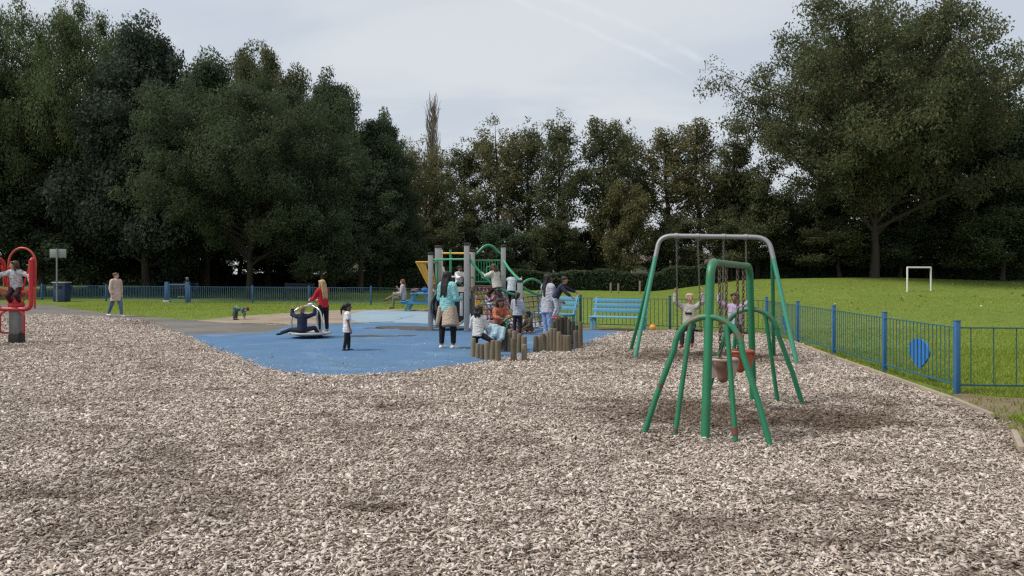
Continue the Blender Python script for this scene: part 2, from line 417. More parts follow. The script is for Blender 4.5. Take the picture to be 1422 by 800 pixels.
# bark chippings -----------------------------------------------------------
CHIP_L = PX([(253, 466), (300, 487), (365, 513.5), (400, 520.5), (440, 524), (500, 523), (560, 520), (640, 510), (683, 503.5), (735, 493.5), (795, 489), (830, 473), (868, 462)])
EDGE_W = PX([(1066, 466), (1100, 478), (1160, 501.5), (1230, 527), (1325, 562), (1380, 586), (1408, 610)]) + [(4.42, 6.55), (3.95, 5.4), (3.75, 4.0), (3.8, -6)]
CHIPS = [(-24, -6), (-30, 20), (-24, 26.5), (-18.2, 29.2), (-15.3, 27.6), (-12.4, 25.4), (-10.6, 22.5)] + CHIP_L + [(4.6, 20.9)] + EDGE_W
SCUFF = [(1.8, 8.6, 1.3, .8, 1.0), (2.7, 8.0, 1.3, .65, 1.3), (3.7, 8.3, 1.4, .8, .6), (3.3, 14.0, 1.6, 1.2, .5), (3.2, 14.4, 1.5, 1.1, .85), (4.5, 14.0, 1.0, .9, .5), (4.4, 9.6, .5, .3, .7), (-11.6, 16.2, 1.4, .8, .8), (-10.9, 24.2, 2.4, 1.0, .7),
         (-2.6, 4.5, .4, .28, .7), (-3.0, 6.6, .7, .5, .45), (-.25, 6.2, .35, .22, .5), (-1.9, 7.6, .6, .5, .35), (-2.0, 5.2, .5, .35, .45), (-3.3, 5.3, .5, .3, .5), (1.2, 4.7, .4, .25, .4), (-5.5, 9.3, 1.2, .8, .35), (-1.1, 8.9, .9, .3, .4), (1.3, 9.2, .8, .3, .4),
         (-2.6, 9.8, .9, .3, .5), (-.9, 5.0, .35, .12, .9), (.35, 5.3, .4, .12, .6), (2.4, 5.2, .7, .2, .5)]
def wear(x, y):
    w = np.clip((fnoise(x, y * 1.25, .9) - .56) * 2.0, 0, .28) + np.clip((fnoise(x + 40, y * 1.2, 3.3) - .61) * 2.6, 0, .48)
    for (cx, cy, rx, ry, k) in SCUFF:
        q = ((x - cx) / rx) ** 2 + ((y - cy) / ry) ** 2
        w = w + k * np.exp(-q * 1.3) * (.35 + 1.1 * vnoise(x, y * 1.6, 3.1))
    return np.clip(w, 0, 1)
def chips():
    rng = np.random.RandomState(11); P = []; S = []
    for (y0, y1, dens, sc) in ((2.6, 6.5, 4400, .85), (6.5, 10, 3000, .95), (10, 15, 1500, 1.05), (15, 21, 700, 1.2), (21, 30, 400, 1.4)):
        xl = -.70 * y1 - 2.0; xr = min(.70 * y1 + 2, 7); n = int((xr - xl) * (y1 - y0) * dens)
        x = rng.uniform(xl, xr, n); y = rng.uniform(y0, y1, n); ok = np.abs(x) < .70 * y + 2.0
        x, y = x[ok], y[ok]; j = rng.normal(0, .03 + .004 * y0, (2, len(x)))
        ok = inside(x + j[0], y + j[1], CHIPS); x, y = x[ok], y[ok]; P.append(np.stack([x, y], 1)); S.append(np.full(len(x), sc))
    n = 2300; x = rng.uniform(-8, 3, n); y = 11.8 + rng.exponential(1.3, n); ok = inside(x, y, BLUE); P.append(np.stack([x, y], 1)[ok]); S.append(np.full(ok.sum(), .65))
    P = np.concatenate(P); S = np.concatenate(S); n = len(P); wr = wear(P[:, 0], P[:, 1])
    keep = rng.rand(n) > wr * .25; P, S, wr = P[keep], S[keep], wr[keep]; n = len(P)
    Lh = rng.gamma(5, .0032, n).clip(.006, .034) * S; Wh = Lh * rng.uniform(.20, .56, n); Th = Lh * rng.uniform(.05, .15, n)
    spl = rng.rand(n) < .05; Lh = np.where(spl, Lh * 1.9, Lh); Wh = np.where(spl, Wh * .75, Wh); fine = rng.rand(n) < .22; Lh = np.where(fine, Lh * .55, Lh); Wh = np.where(fine, Wh * .6, Wh)
    a = rng.uniform(0, 2 * np.pi, n); tp = rng.normal(0, .34, n); tr = rng.normal(0, .42, n)
    c, s = np.cos(a), np.sin(a)
    X = np.stack([c * np.cos(tp), s * np.cos(tp), np.sin(tp)], 1); Y0 = np.stack([-s, c, np.zeros(n)], 1); Z0 = np.cross(X, Y0)
    Y = Y0 * np.cos(tr)[:, None] + Z0 * np.sin(tr)[:, None]; Z = np.cross(X, Y)
    mound = .028 * fnoise(P[:, 0], P[:, 1], 1.3)
    C = np.stack([P[:, 0], P[:, 1], .022 + mound * (1 - .6 * wr) + rng.uniform(0, .024, n)], 1)
    corners = []
    for iz in (-1, 1):
        for (ix, iy) in ((-1, -1), (1, -1), (1, 1), (-1, 1)):
            kx = rng.uniform(.7, 1.1, n) * ix; ky = rng.uniform(.55, 1.15, n) * iy
            corners.append(C + X * (Lh * kx)[:, None] + Y * (Wh * ky)[:, None] + Z * (Th * iz * (.7 if iz > 0 else 1))[:, None])
    v = np.stack(corners, 1).reshape(-1, 3); b = (np.arange(n) * 8)[:, None, None]
    f = (b + np.array([(4, 5, 6, 7), (0, 1, 5, 4), (1, 2, 6, 5), (2, 3, 7, 6), (3, 0, 4, 7)])[None]).reshape(-1, 4)
    me = np_mesh('bark_chippings', v, f)
    at_ = me.attributes.new('wear', 'FLOAT', 'POINT'); at_.data.foreach_set('value', np.repeat(wr, 8).astype(np.float32))
    t = NT('bark_chip'); geo = t.n('ShaderNodeNewGeometry'); rnd = geo.outputs['Random Per Island']
    base = t.ramp(rnd, [(0, (.085, .058, .042)), (.07, (.17, .125, .095)), (.15, (.34, .275, .225)), (.38, (.52, .44, .38)), (.8, (.67, .59, .53)), (1, (.82, .75, .69))])
    at2 = t.n('ShaderNodeAttribute'); at2.attribute_name = 'wear'
    dk = t.mix(rnd, (.035, .022, .015), (.20, .145, .105)); base = t.mix(at2.outputs['Fac'], base, dk)
    gr = t.noise(1, 3, .3, t.mapping((90, 90, 90))); base = t.mix(t.ramp(gr, [(.3, .5), (.6, 0.0)]), base, (.22, .165, .125))
    tag(link('bark_chippings', me, t.col(base, .75, 0, .3)), 'loose pale bark chippings covering the playground floor', 'bark chippings', kind='stuff')
    # the soil and crushed bark the chippings lie on
    t = NT('chip_bed'); v1 = t.n('ShaderNodeTexVoronoi'); v1.inputs['Scale'].default_value = 30; t.l(t.tc.outputs['Object'], v1.inputs['Vector'])
    hs = t.ramp(v1.outputs['Color'], [(0, (.08, .06, .045)), (.5, (.26, .21, .17)), (1, (.48, .42, .37))])
    t.bump(v1.outputs['Distance'], .8, .03)
    sheet('bark_ground', CHIPS, .024, t.col(hs, .95, 0, .1), .03, 9)
chips()

# timber boards that hold the chippings in ---------------------------------
M_TIMBER = weathered('edging_timber', (.30, .25, .19), (.36, .31, .25), (3, 3, 20))
edl = ['farthest timber edging board at the foot of the blue side fence', 'timber edging board beside the third panel of the side fence', 'timber edging board below the fence panel with the blue plaque', 'sunken timber edging board just past the last blue side post', None, 'raised nearest timber edging board rising clear of the chippings at the lawn corner']
for i in range(6):
    a, b = Vector((*EDGE_W[i + 1], 0)), Vector((*EDGE_W[i + 2], 0))
    if i == 4: continue
    d = (b - a).normalized(); m = MB(); hz = .09 if i < 4 else .10
    m.bar(a + d * .02 + Vector((0, 0, hz - .08)), b - d * .02 + Vector((0, 0, hz - .08)), .055, .16, bev=.008)
    tag(m.build('edging_board', M_TIMBER, origin=a), edl[i], 'timber board', 'timber boards edging the chippings')
M_SOIL = m_flat('bare_soil', (.12, .085, .055), (.2, .15, .10), 3, (.3, .24, .18), bump=.8)
sheet('bare_soil', [EDGE_W[4], EDGE_W[5], EDGE_W[6], EDGE_W[7], (5.1, 7.3), (5.45, 8.3), (6.6, 9.0), (7.6, 9.35), (6.3, 9.75), (5.95, 10.2)], .008, M_SOIL, .06, 77)
sheet('bare_soil', [(1.9, 21.35), (4.6, 20.75), (6.6, 20.0), (6.9, 20.35), (4.5, 21.5), (2.0, 22.5)], .014, M_SOIL, .05, 78)

# grass blades --------------------------------------------------------------
def blades():
    rng = np.random.RandomState(21); V = []
    for (x0, x1, y0, y1, n, h) in ((4.2, 8.5, 5.5, 10.2, 22000, .075), (6.0, 12, 9.6, 16, 46000, .06), (6.2, 15, 16, 22, 16000, .06), (-20, -4, 27, 34, 9000, .06), (4, 34, 22, 48, 26000, .07), (-22, -4, 33, 42, 9000, .08)):
        x = rng.uniform(x0, x1, n); y = rng.uniform(y0, y1, n)
        ok = ~inside(x, y, CHIPS)
        for poly in NOGRASS: ok &= ~inside(x, y, poly)
        for poly in SOIL: ok &= ~inside(x, y, poly) | (rng.rand(n) < .15)
        if y0 < 9: ok &= (fnoise(x, y, 1.6) > .47) | (y > 10.3)
        x, y = x[ok], y[ok]; k = len(x); z = np.interp(x, HX, HZ) * np.clip((y - 40) / 24, 0, 1) ** 1.7
        hh = h * rng.uniform(.5, 1.3, k); a = rng.uniform(0, 6.283, k); w = hh * .13; lx, ly = rng.normal(0, .5, (2, k)) * hh
        p0 = np.stack([x - np.cos(a) * w, y - np.sin(a) * w, z - .005], 1); p1 = np.stack([x + np.cos(a) * w, y + np.sin(a) * w, z - .005], 1); p2 = np.stack([x + lx, y + ly, z + hh], 1)
        V.append(np.stack([p0, p1, p2], 1).reshape(-1, 3))
    V = np.concatenate(V); me = np_mesh('grass', V, np.arange(len(V)).reshape(-1, 3))
    tag(link('grass', me, leafm('grass_blade', (.215, .30, .040), (.285, .345, .065), (.40, .34, .14), .05, .45)), 'short mown grass blades on the park lawn', 'grass', kind='stuff')
NOGRASS = [PX([(-330, 417), (20, 421), (70, 424), (110, 430.5), (150, 435), (200, 440), (262, 444.5), (300, 442.5), (345, 438.5), (400, 435), (470, 431), (560, 429.5), (640, 431), (700, 440), (780, 450), (868, 459), (885, 464), (640, 480), (253, 480), (-330, 480)])]
SOIL = [[EDGE_W[4], EDGE_W[5], EDGE_W[6], EDGE_W[7], (5.1, 7.3), (5.45, 8.3), (6.6, 9.0), (7.6, 9.35), (6.3, 9.75), (5.95, 10.2)]]
blades()
def fallen():
    rng = np.random.RandomState(31); n = 1100
    x = rng.uniform(8, 46, n); y = rng.uniform(24, 62, n); ok = rng.rand(n) < np.clip((x - 8) / 28, .08, 1) * np.clip((y - 20) / 22, .15, 1); x, y = x[ok], y[ok]; n = len(x)
    z = np.interp(x, HX, HZ) * np.clip((y - 40) / 24, 0, 1) ** 1.7 + .05
    C = np.stack([x, y, z], 1); a = rng.uniform(0, 6.28, n); s = rng.uniform(.05, .11, n)[:, None]; T = np.stack([np.cos(a), np.sin(a), rng.normal(0, .4, n)], 1); B = np.stack([-np.sin(a), np.cos(a), rng.normal(.1, .5, n)], 1)
    v = np.stack([C + T * s, C + B * s * .6, C - T * s, C - B * s * .6], 1).reshape(-1, 3)
    tag(link('fallen_leaves', np_mesh('fallen_leaves', v, np.arange(4 * n).reshape(-1, 4)), leafm('dry_leaf', (.26, .16, .06), (.34, .27, .14), (.5, .45, .36), .12, .2)), 'scattered fallen autumn leaves on the sloping grass field', 'fallen leaves', kind='stuff')
fallen()

# ------------------------------------------------------------------ trees
def leaf_cards(C, Rad, per, size, rng, droop=.2):
    n = len(C) * per; c = np.repeat(C, per, 0); r = np.repeat(Rad, per, 0)
    d = rng.normal(0, 1, (n, 3)); d /= np.linalg.norm(d, axis=1)[:, None]; q = rng.uniform(.1, 1, n) ** .55
    p = c + d * (q[:, None] * r)
    nr = d * .5 + rng.normal(0, .7, (n, 3)) + np.array([0, 0, .45]); nr /= np.linalg.norm(nr, axis=1)[:, None]
    t = np.cross(nr, rng.normal(0, 1, (n, 3))); t /= np.linalg.norm(t, axis=1)[:, None]; t[:, 2] -= droop; b = np.cross(nr, t)
    s = size * rng.uniform(.6, 1.3, n)[:, None]
    v = np.stack([p + t * s, p + b * s * .5 + nr * s * .12, p - t * s, p - b * s * .5 + nr * s * .12], 1).reshape(-1, 3)
    return v, np.arange(4 * n).reshape(-1, 4)
PROF = {'round': lambda u: math.sqrt(max(.04, 1 - ((u - .36) / .70) ** 2)), 'tall': lambda u: .55 + .45 * math.sin(math.pi * min(1, u * .95 + .12)) - .25 * u,
        'spread': lambda u: math.sqrt(max(.05, 1 - ((u - .42) / .62) ** 2)) ** .8, 'skirt': lambda u: max(.12, (1 - u ** 1.9)) ** .75}
def tree_meshes(name, seed, H, Wd, th, style, nl, per, cr, ls, droop=.25, dens=1.0, rise=(-.02, .12)):
    rng = np.random.RandomState(seed); r0 = H * .017; T = MB(); tp = []; off = np.zeros(2)
    for i in range(10):
        u = i / 9; off = off + rng.normal(0, .012 * H * (.3 + u), 2) * .6; tp.append(Vector((off[0] * (u > 0), off[1] * (u > 0), -.3 + u * (H * .93 + .3))))
    tr = [r0 * (1.35 if i == 0 else (1 - i / 9) ** .85 + .06) for i in range(10)]
    T.tube(tp, tr, 9)
    def trunk(z):
        u = (z + .3) / (H * .93 + .3) * 9; i = min(8, max(0, int(u))); return tp[i].lerp(tp[i + 1], u - i), tr[i] * (1 - (u - i)) + tr[i + 1] * (u - i)
    C = []; Rd = []
    prof = PROF[style]
    def put(p, k): C.append(tuple(p)); Rd.append((cr * k * rng.uniform(.75, 1.3), cr * k * rng.uniform(.75, 1.3), cr * k * rng.uniform(.65, 1.15)))
    for i in range(nl):
        u = ((i + rng.rand()) / nl) ** .9; z0 = th + u * (H * .90 - th); p, r = trunk(z0 * (.82 if style != 'tall' else .92)); az = i * 2.4 + rng.normal(0, .4)
        ln = max(.8, Wd / 2 * prof(u) * rng.uniform(.68, 1.12)); zt = min(H * .97, z0 + rng.uniform(*rise) * H * (1.15 - u))
        e = Vector((p.x + math.cos(az) * ln, p.y + math.sin(az) * ln, zt)); md = p.lerp(e, .5) + Vector((rng.normal(0, .1) * ln, rng.normal(0, .1) * ln, rng.uniform(-.02, .12) * ln))
        P = bez(p, md, e, 6); rr = max(.035, min(r * .55, ln * .022)); T.tube(P, [rr * (1 - .82 * k / 6) for k in range(7)], 6)
        for j in range(2, 7):
            if rng.rand() < .12: continue
            q = P[j]; put(q + Vector(rng.normal(0, .35 * cr, 3)), .8 + .05 * j)
            for s in range(2):
                if rng.rand() > .82 * dens: continue
                a2 = az + rng.choice([-1, 1]) * rng.uniform(.5, 1.4); l2 = ln * rng.uniform(.16, .42) * (1.15 - j / 12)
                e2 = q + Vector((math.cos(a2) * l2, math.sin(a2) * l2, rng.uniform(-.25, .5) * l2)); T.tube(bez(q, q.lerp(e2, .5) + Vector((0, 0, .1 * l2)), e2, 3), [rr * .3, rr * .24, rr * .18, rr * .1], 5)
                put(e2, 1.0); 
                if rng.rand() < .6: put(q.lerp(e2, .55) + Vector(rng.normal(0, .3 * cr, 3)), .75)
    for k in range(int(5 * dens) + 2): put(tp[9] + Vector((rng.normal(0, .06 * Wd), rng.normal(0, .06 * Wd), rng.uniform(-.1, .05) * H)), .9)
    v, f = leaf_cards(np.array(C), np.array(Rd), per, ls, rng, droop)
    return T.mesh(name + '_trunk'), np_mesh(name + '_crown', v, f)
G_DARK = leafm('leaf_dark', (0.068, 0.094, 0.055), (0.083, 0.114, 0.060), (0.158, 0.143, 0.072), .04, .45)
G_BLUE = leafm('leaf_bluish', (.056, .074, .054), (.066, .088, .060), trans=.42)
G_MID = leafm('leaf_mid', (0.088, 0.123, 0.057), (0.114, 0.147, 0.063), (0.200, 0.172, 0.072), .05, .45)
G_LIGHT = leafm('leaf_light', (.066, .090, .048), (.080, .104, .052), trans=.42)
G_OLIVE = leafm('leaf_olive', (0.122, 0.132, 0.063), (0.158, 0.147, 0.068), (0.258, 0.186, 0.086), .10, .45)
G_RUST = leafm('leaf_rust', (0.165, 0.108, 0.050), (0.143, 0.137, 0.057), (0.316, 0.143, 0.057), .25, .45)
G_OAK = leafm('leaf_oak', (0.086, 0.109, 0.055), (0.121, 0.127, 0.063), (0.244, 0.172, 0.072), .05, .45)
BARK = barkm('bark_dark', (.06, .05, .042)); BARK2 = barkm('bark_pale', (.15, .135, .11))
VAR = {'a': tree_meshes('a', 1, 20, 14, 2.6, 'round', 64, 165, 1.15, .13, .25, 1.0, (0, .2)), 'b': tree_meshes('b', 2, 19, 11, 2.2, 'skirt', 60, 155, 1.05, .13, .25, 1.0, (0, .2)),
       'c': tree_meshes('c', 3, 17, 7.5, 3.6, 'tall', 46, 27, .66, .125, .15, .72, (.02, .20)), 'd': tree_meshes('d', 4, 17, 8.5, 3.2, 'round', 46, 30, .68, .125, .15, .72, (.02, .20)),
       'e': tree_meshes('e', 5, 24, 27, 4.2, 'spread', 92, 125, 1.25, .145, .2, .78, (.03, .34)), 'f': tree_meshes('f', 6, 9, 6, 1.6, 'round', 26, 80, .7, .105), 'h': tree_meshes('h', 8, 17, 6.5, 4.5, 'tall', 42, 21, .62, .125, .15, .68, (.03, .22))}
VH = dict(a=20, b=19, c=17, d=17, e=24, f=9, g=14, h=17); VW = dict(a=14, b=11, c=7.5, d=8.5, e=27, f=6, g=13, h=6.5)
_seen = set()
def tree(var, px, top, d, wpx, mat, label, group, rot=0, bark=BARK, name='broadleaf_tree'):
    x = (px - CX) * d / FPX; z = gz(x, d); Hh = EYE + (HY - top) * d / FPX - z; Wd = wpx * d / FPX
    o = empty(name, (x, d, z), label, 'tree', group); o.rotation_euler = (0, 0, R(rot)); o.scale = (Wd / VW[var], Wd / VW[var], Hh / VH[var])
    for nm, me, m in (('trunk', VAR[var][0], bark), ('crown', VAR[var][1], mat)):
        if not me.materials: me.materials.append(m)
        c = link(nm, me, None, o); c.material_slots[0].link = 'OBJECT'; c.material_slots[0].material = m
    return o
GW = 'dense dark trees beyond the left fence'; GM = 'row of trees behind the hedge'; GR = 'trees on the right rise'
LD = 'dark broadleaf tree deep in the dense wood, its crown merged with its neighbours'
tree('e', 96, 0, 52, 225, G_MID, 'tallest loose-topped tree in the wood, rising above the red spinner and litter bin', GW, 20)
tree('a', -50, 70, 50, 210, G_MID, 'tall dark tree cut by the edge of the photo behind the red spinner', GW, 140)
tree('b', 205, 22, 50, 190, G_BLUE, 'bluish dark tree with a tapering top behind the walking woman in beige', GW, 60)
tree('b', 285, 66, 56, 150, G_DARK, 'dark pointed tree behind the blue gate, right of the bluish tree', GW, 200)
tree('a', 372, 57, 62, 140, G_OAK, 'tree whose small tufted top pokes out above the paler green tree', GW, 260)
tree('e', 345, 110, 47, 300, G_LIGHT, 'broad paler green tree with drooping skirts behind the far park bench', GW, 10)
tree('f', 447, 250, 46, 100, G_LIGHT, 'young pale green tree with a slim bare stem behind the roundabout', GW, 80, BARK2, 'young_tree')
tree('b', 462, 96, 58, 135, G_DARK, 'very dark tree with a rounded brownish top above the girl in red', GW, 320)
tree('b', 528, 152, 60, 110, G_DARK, 'dark tree at the right end of the left wood above the picnic table', GW, 110)
tree('d', 566, 188, 66, 80, G_OLIVE, 'olive brown tree left of the bare poplar', GM, 30)
tree('d', 20, 210, 58, 170, G_DARK, LD, GW, 77); tree('b', 130, 160, 62, 190, G_DARK, LD, GW, 12); tree('a', 255, 170, 64, 190, G_DARK, LD, GW, 47)
tree('d', 420, 190, 66, 150, G_DARK, LD, GW, 90); tree('d', 500, 230, 56, 120, G_DARK, LD, GW, 190); tree('b', 160, 110, 57, 150, G_DARK, LD, GW, 190)
tree('f', 60, 250, 50, 150, G_DARK, 'low bushy tree behind the pole sign and litter bin', GW, 10); tree('f', 155, 262, 55, 160, G_DARK, LD, GW, 100)
tree('f', 335, 300, 74, 150, G_DARK, LD, GW, 33); tree('f', 410, 310, 72, 130, G_DARK, LD, GW, 133); tree('f', 545, 285, 62, 90, G_DARK, 'low dark tree behind the woman on the picnic bench', GW, 50)
# middle row
tree('d', 592, 186, 72, 92, G_OLIVE, 'olive tree directly in front of the bare poplar', GM, 10)
tree('c', 645, 188, 70, 100, G_OAK, 'tree with a rounded top just right of the bare poplar', GM, 60)
tree('d', 690, 158, 70, 108, G_OLIVE, 'broad-topped tree above the climbing frame', GM, 100)
tree('c', 733, 161, 71, 94, G_OAK, 'narrow dark tree above the right end of the climbing frame', GM, 150)
tree('c', 776, 149, 68, 96, G_OAK, 'tall narrow tree above the woman in the grey hoodie', GM, 200)
tree('h', 830, 147, 69, 110, G_OAK, 'airy tall tree with sky gaps above the right-hand blue bench', GM, 250)
tree('c', 872, 163, 72, 92, G_OLIVE, 'slim tree left of the swing frame top', GM, 300)
tree('h', 928, 165, 70, 104, G_OLIVE, 'thin airy tree above the left corner of the big swing frame', GM, 340)
tree('h', 975, 152, 69, 108, G_OLIVE, 'sparse tall tree above the boy on the swing', GM, 20)
tree('c', 1020, 176, 72, 104, G_OAK, 'narrow tree between the sparse tree and the huge oak', GM, 80)
tree('f', 622, 290, 66, 92, G_OAK, 'low bushy tree behind the left side of the climbing frame', GM, 40)
tree('f', 700, 305, 66, 90, G_DARK, 'low dark bushy tree behind the arched green barrier', GM, 140)
tree('f', 765, 300, 67, 86, G_OAK, 'low bushy tree behind the woman in the grey hoodie', GM, 220)
tree('f', 862, 248, 66, 82, G_OLIVE, 'low yellowish bushy tree above the blue benches', GM, 300)
tree('f', 935, 296, 68, 86, G_OAK, 'low bushy tree just inside the left swing leg', GM, 10)
tree('f', 1015, 285, 67, 92, G_OAK, 'low bushy tree behind the top bar of the big swing', GM, 75)
tree('f', 815, 312, 70, 84, G_DARK, 'low dark bushy tree between the two blue benches', GM, 120)
# right
tree('e', 1214, -4, 64, 352, G_OAK, 'huge spreading oak on the rise above the right side fence', GR, 35, BARK, 'oak_tree')
tree('a', 1290, 62, 72, 250, G_DARK, 'dark tree standing behind the white goal, right of the huge oak', GR, 150)
tree('d', 1415, 150, 74, 160, G_RUST, 'rust-tinged tree at the right edge of the photo', GR, 60)
tree('f', 1392, 285, 64, 130, G_MID, 'low green bushy tree right of the goal', GR, 200)
tree('a', 1470, 110, 66, 190, G_DARK, 'dark tree cut off by the edge of the photo beyond the right fence run', GR, 15)
tree('f', 1050, 232, 70, 110, G_OAK, 'mid-height bushy tree left of the huge oak trunk', GR, 160)
tree('f', 1165, 300, 67, 120, G_OAK, 'low bushy tree tucked under the oak, left of its trunk', GR, 20); tree('f', 1250, 305, 68, 110, G_DARK, 'low bushy tree tucked under the oak, right of its trunk', GR, 220); tree('f', 1120, 262, 74, 130, G_DARK, 'dark bushy tree under the left limbs of the huge oak', GR, 260)
tree('f', 1340, 262, 76, 120, G_DARK, 'dark bushy tree under the dark tree behind the goal', GR, 310)
# bare poplar
def poplar():
    rng = np.random.RandomState(77); d = 88; x = (601 - CX) * d / FPX; z = gz(x, d); H = EYE + (HY - 146) * d / FPX - z
    o = empty('poplar_tree', (x, d, z), 'bare upright poplar with feathery twigs rising above the middle trees', 'tree', GM)
    T = MB(); T.tube([(0, 0, -.3), (.1, 0, H * .5), (0, .1, H * .98)], [.35, .2, .03], 8); T.build('trunk', BARK2, o, world=False)
    B = MB()
    for i in range(210):
        zz = H * (.18 + .78 * (i / 210)); a = rng.uniform(0, 6.28); l = rng.uniform(1.8, 4.4) * (1 - .5 * i / 210); w = rng.uniform(.25, .52) * l * .75
        e = Vector((math.cos(a) * w, math.sin(a) * w, zz + l * .9)); s = Vector((0, 0, zz)); P = bez(s, s.lerp(e, .4) + Vector((math.cos(a), math.sin(a), 0)) * w * .5, e, 4); B.tube(P, [.06, .052, .045, .035, .02], 5)
        for k in range(4):
            q = P[1 + k % 4]; B.tube([q, q + Vector((rng.normal(0, .25), rng.normal(0, .25), rng.uniform(.5, 1.2)))], [.032, .014], 4)
    B.build('crown', barkm('twig_pale', (.22, .19, .16)), o, world=False)
poplar()

# hedges and scrub ----------------------------------------------------------
def hedge(label, pts, h, wd, n, mat, seed, name='hedge'):
    rng = np.random.RandomState(seed); P = [Vector(p) for p in pts]; L = [(P[i + 1] - P[i]).length for i in range(len(P) - 1)]
    k = rng.choice(len(L), n, p=np.array(L) / sum(L)); t = rng.rand(n); A = np.array([tuple(p) for p in P]); xy = A[k] * (1 - t[:, None]) + A[k + 1] * t[:, None]
    prof = h * (.72 + .5 * fnoise(xy[:, 0], xy[:, 1] * .2, .5)); u = rng.rand(n) ** .7
    gzv = np.interp(xy[:, 0], HX, HZ) * np.clip((xy[:, 1] - 40) / 24, 0, 1) ** 1.7
    c = np.stack([xy[:, 0], xy[:, 1] + rng.uniform(-1, 1, n) * wd / 2, gzv + u * prof], 1)
    v, f = leaf_cards(c, np.full((n, 3), .12), 3, .13, rng, .1)
    o = link(name, np_mesh(name, v, f), mat); tag(o, label, 'hedge')
    m = MB()
    for i in range(len(P) - 1):                                   # woody core
        s = max(2, int(L[i] / 1.2))
        for q in range(s):
            a = P[i].lerp(P[i + 1], (q + .5) / s); z = gz(a.x, a.y); hh = h * .80 * (.9 + .2 * float(fnoise(a.x, a.y, .5)))
            m.box((a.x, a.y, z + hh / 2 - .1), (L[i] / s + .1, wd * .6, hh + .2), None, .12)
    link('hedge_core', m.mesh('hedge_core'), G_DARK, o)
hedge('long dark clipped hedge behind the blue benches and climbing frame', [(-13, 60), (0, 62), (11, 62.5), (18, 64.5)], 1.6, 1.4, 26000, G_DARK, 3)
hedge('dark scrubby hedge on the crest behind the oak and the goal', [(18.5, 68), (24, 72), (34, 73), (60, 74)], 2.2, 1.6, 22000, G_DARK, 4)
hedge('dark hedge behind the litter bin and the walking woman in beige', [(-62, 72), (-40, 69), (-25, 67)], 2.0, 1.6, 16000, G_DARK, 5)
hedge('low ragged hedge between the trunks behind the far park bench', [(-25.5, 67.4), (-20, 67.5), (-11, 65)], 1.1, 1.0, 7000, G_DARK, 6)
def far_wood():
    rng = np.random.RandomState(9); n = 5200; x = rng.uniform(-150, 170, n); y = 118 + rng.uniform(0, 14, n); hh = 9 + 9 * fnoise(x, y * .2, .06)
    hh = hh * np.where((x > -16) & (x < 46), .30, 1.0)
    c = np.stack([x, y, rng.rand(n) ** .8 * hh + .6], 1); v, f = leaf_cards(c, np.full((n, 3), 1.1), 16, .34, rng)
    tag(link('far_wood', np_mesh('far_wood', v, f), leafm('leaf_far', (.06, .072, .035), (.075, .08, .035))), 'distant dark woodland closing the view behind the park trees', 'woodland', kind='stuff')
far_wood()

# ------------------------------------------------------------------ fences
M_POSTB = paint('fence_post_blue', (.035, .135, .30), .45, .12, (.12, .10, .08)); M_RAILT = paint('fence_panel_teal', (.03, .12, .15), .45, .1, (.10, .08, .06))
M_NAVY = paint('fence_panel_navy', (.055, .15, .25), .5); M_POSTN = paint('fence_post_navy', (.035, .11, .23), .5); M_PLAQ = paint('plaque_blue', (.03, .17, .50), .5, var=.1)
M_POSTT = paint('fence_post_teal', (.02, .085, .10), .5)
def fence(label, P, mp, mb, group='railings round the playground', pw=.065, h=.88, ph=.97, sp=.115, bw=.014, plaques=(), skip_posts=(), zf=gz):
    o = empty('railing_fence', (P[0][0], P[0][1], 0), label, 'fence', group)
    for i, (x, y) in enumerate(P):
        if i in skip_posts: continue
        m = MB(); z = zf(x, y); m.box((x, y, z + ph / 2 - .03), (pw, pw, ph + .06), None, .006); m.box((x, y, z + ph + .004), (pw * 1.12, pw * 1.12, .012)); m.build('post', mp, o)
    for i in range(len(P) - 1):
        a = Vector((*P[i], zf(*P[i]))); b = Vector((*P[i + 1], zf(*P[i + 1]))); d = (b - a); L = d.length; d.normalize(); m = MB(); e = pw / 2
        for zz in (.12, h): m.bar(a + d * e + Vector((0, 0, zz)), b - d * e + Vector((0, 0, zz)), .03, .016 if zz > .5 else .022)
        n = max(2, int((L - 2 * e) / sp)); 
        for k in range(n):
            p = a + d * (e + (L - 2 * e) * (k + .5) / n); m.tube([p + Vector((0, 0, .11)), p + Vector((0, 0, h))], bw / 2, 6, False)
        pn = m.build('panel', mb, o)
        if i in plaques:
            c = (a + b) / 2 + Vector((0, 0, plaques[i][1])) + d * plaques[i][0]; nrm = Vector((-d.y, d.x, 0)); q = MB(); vs = []
            for s in (-.012, .012):
                for k in range(28):
                    t = 2 * math.pi * k / 28; r = .21 * plaques[i][2]; w = r * 1.5 * math.cos(t); v = r * .86 * math.sin(t) - (.07 * plaques[i][2] * max(0, -math.sin(t)) ** 6)
                    w *= 1 - .10 * max(0, -math.sin(t)) ** 2; vs.append(c + d * w + Vector((0, 0, v)) + nrm * (s + (-.022 if nrm.x < 0 else .022)))
            fs = [tuple(range(27, -1, -1)), tuple(range(28, 56))] + [(k, (k + 1) % 28, 28 + (k + 1) % 28, 28 + k) for k in range(28)]
            q.add(vs, fs); q.build('plaque', M_PLAQ, o)
    return o
SIDE = [(6.80, 20.2), (6.48, 17.15), (6.32, 14.85), (6.06, 12.3), (5.915, 10.05)]
fence('blue posted side fence with closely set green bars and round blue plaques', SIDE, M_POSTB, M_RAILT, plaques={0: (.4, .45, .9), 3: (.02, .46, 1)}, skip_posts=())
fence('short fence run with widely spaced dark green bars leaving the last blue post', [(5.915, 10.05), (8.25, 9.82), (10.6, 9.6)], M_POSTB, M_POSTT, sp=.262, skip_posts=(0,))
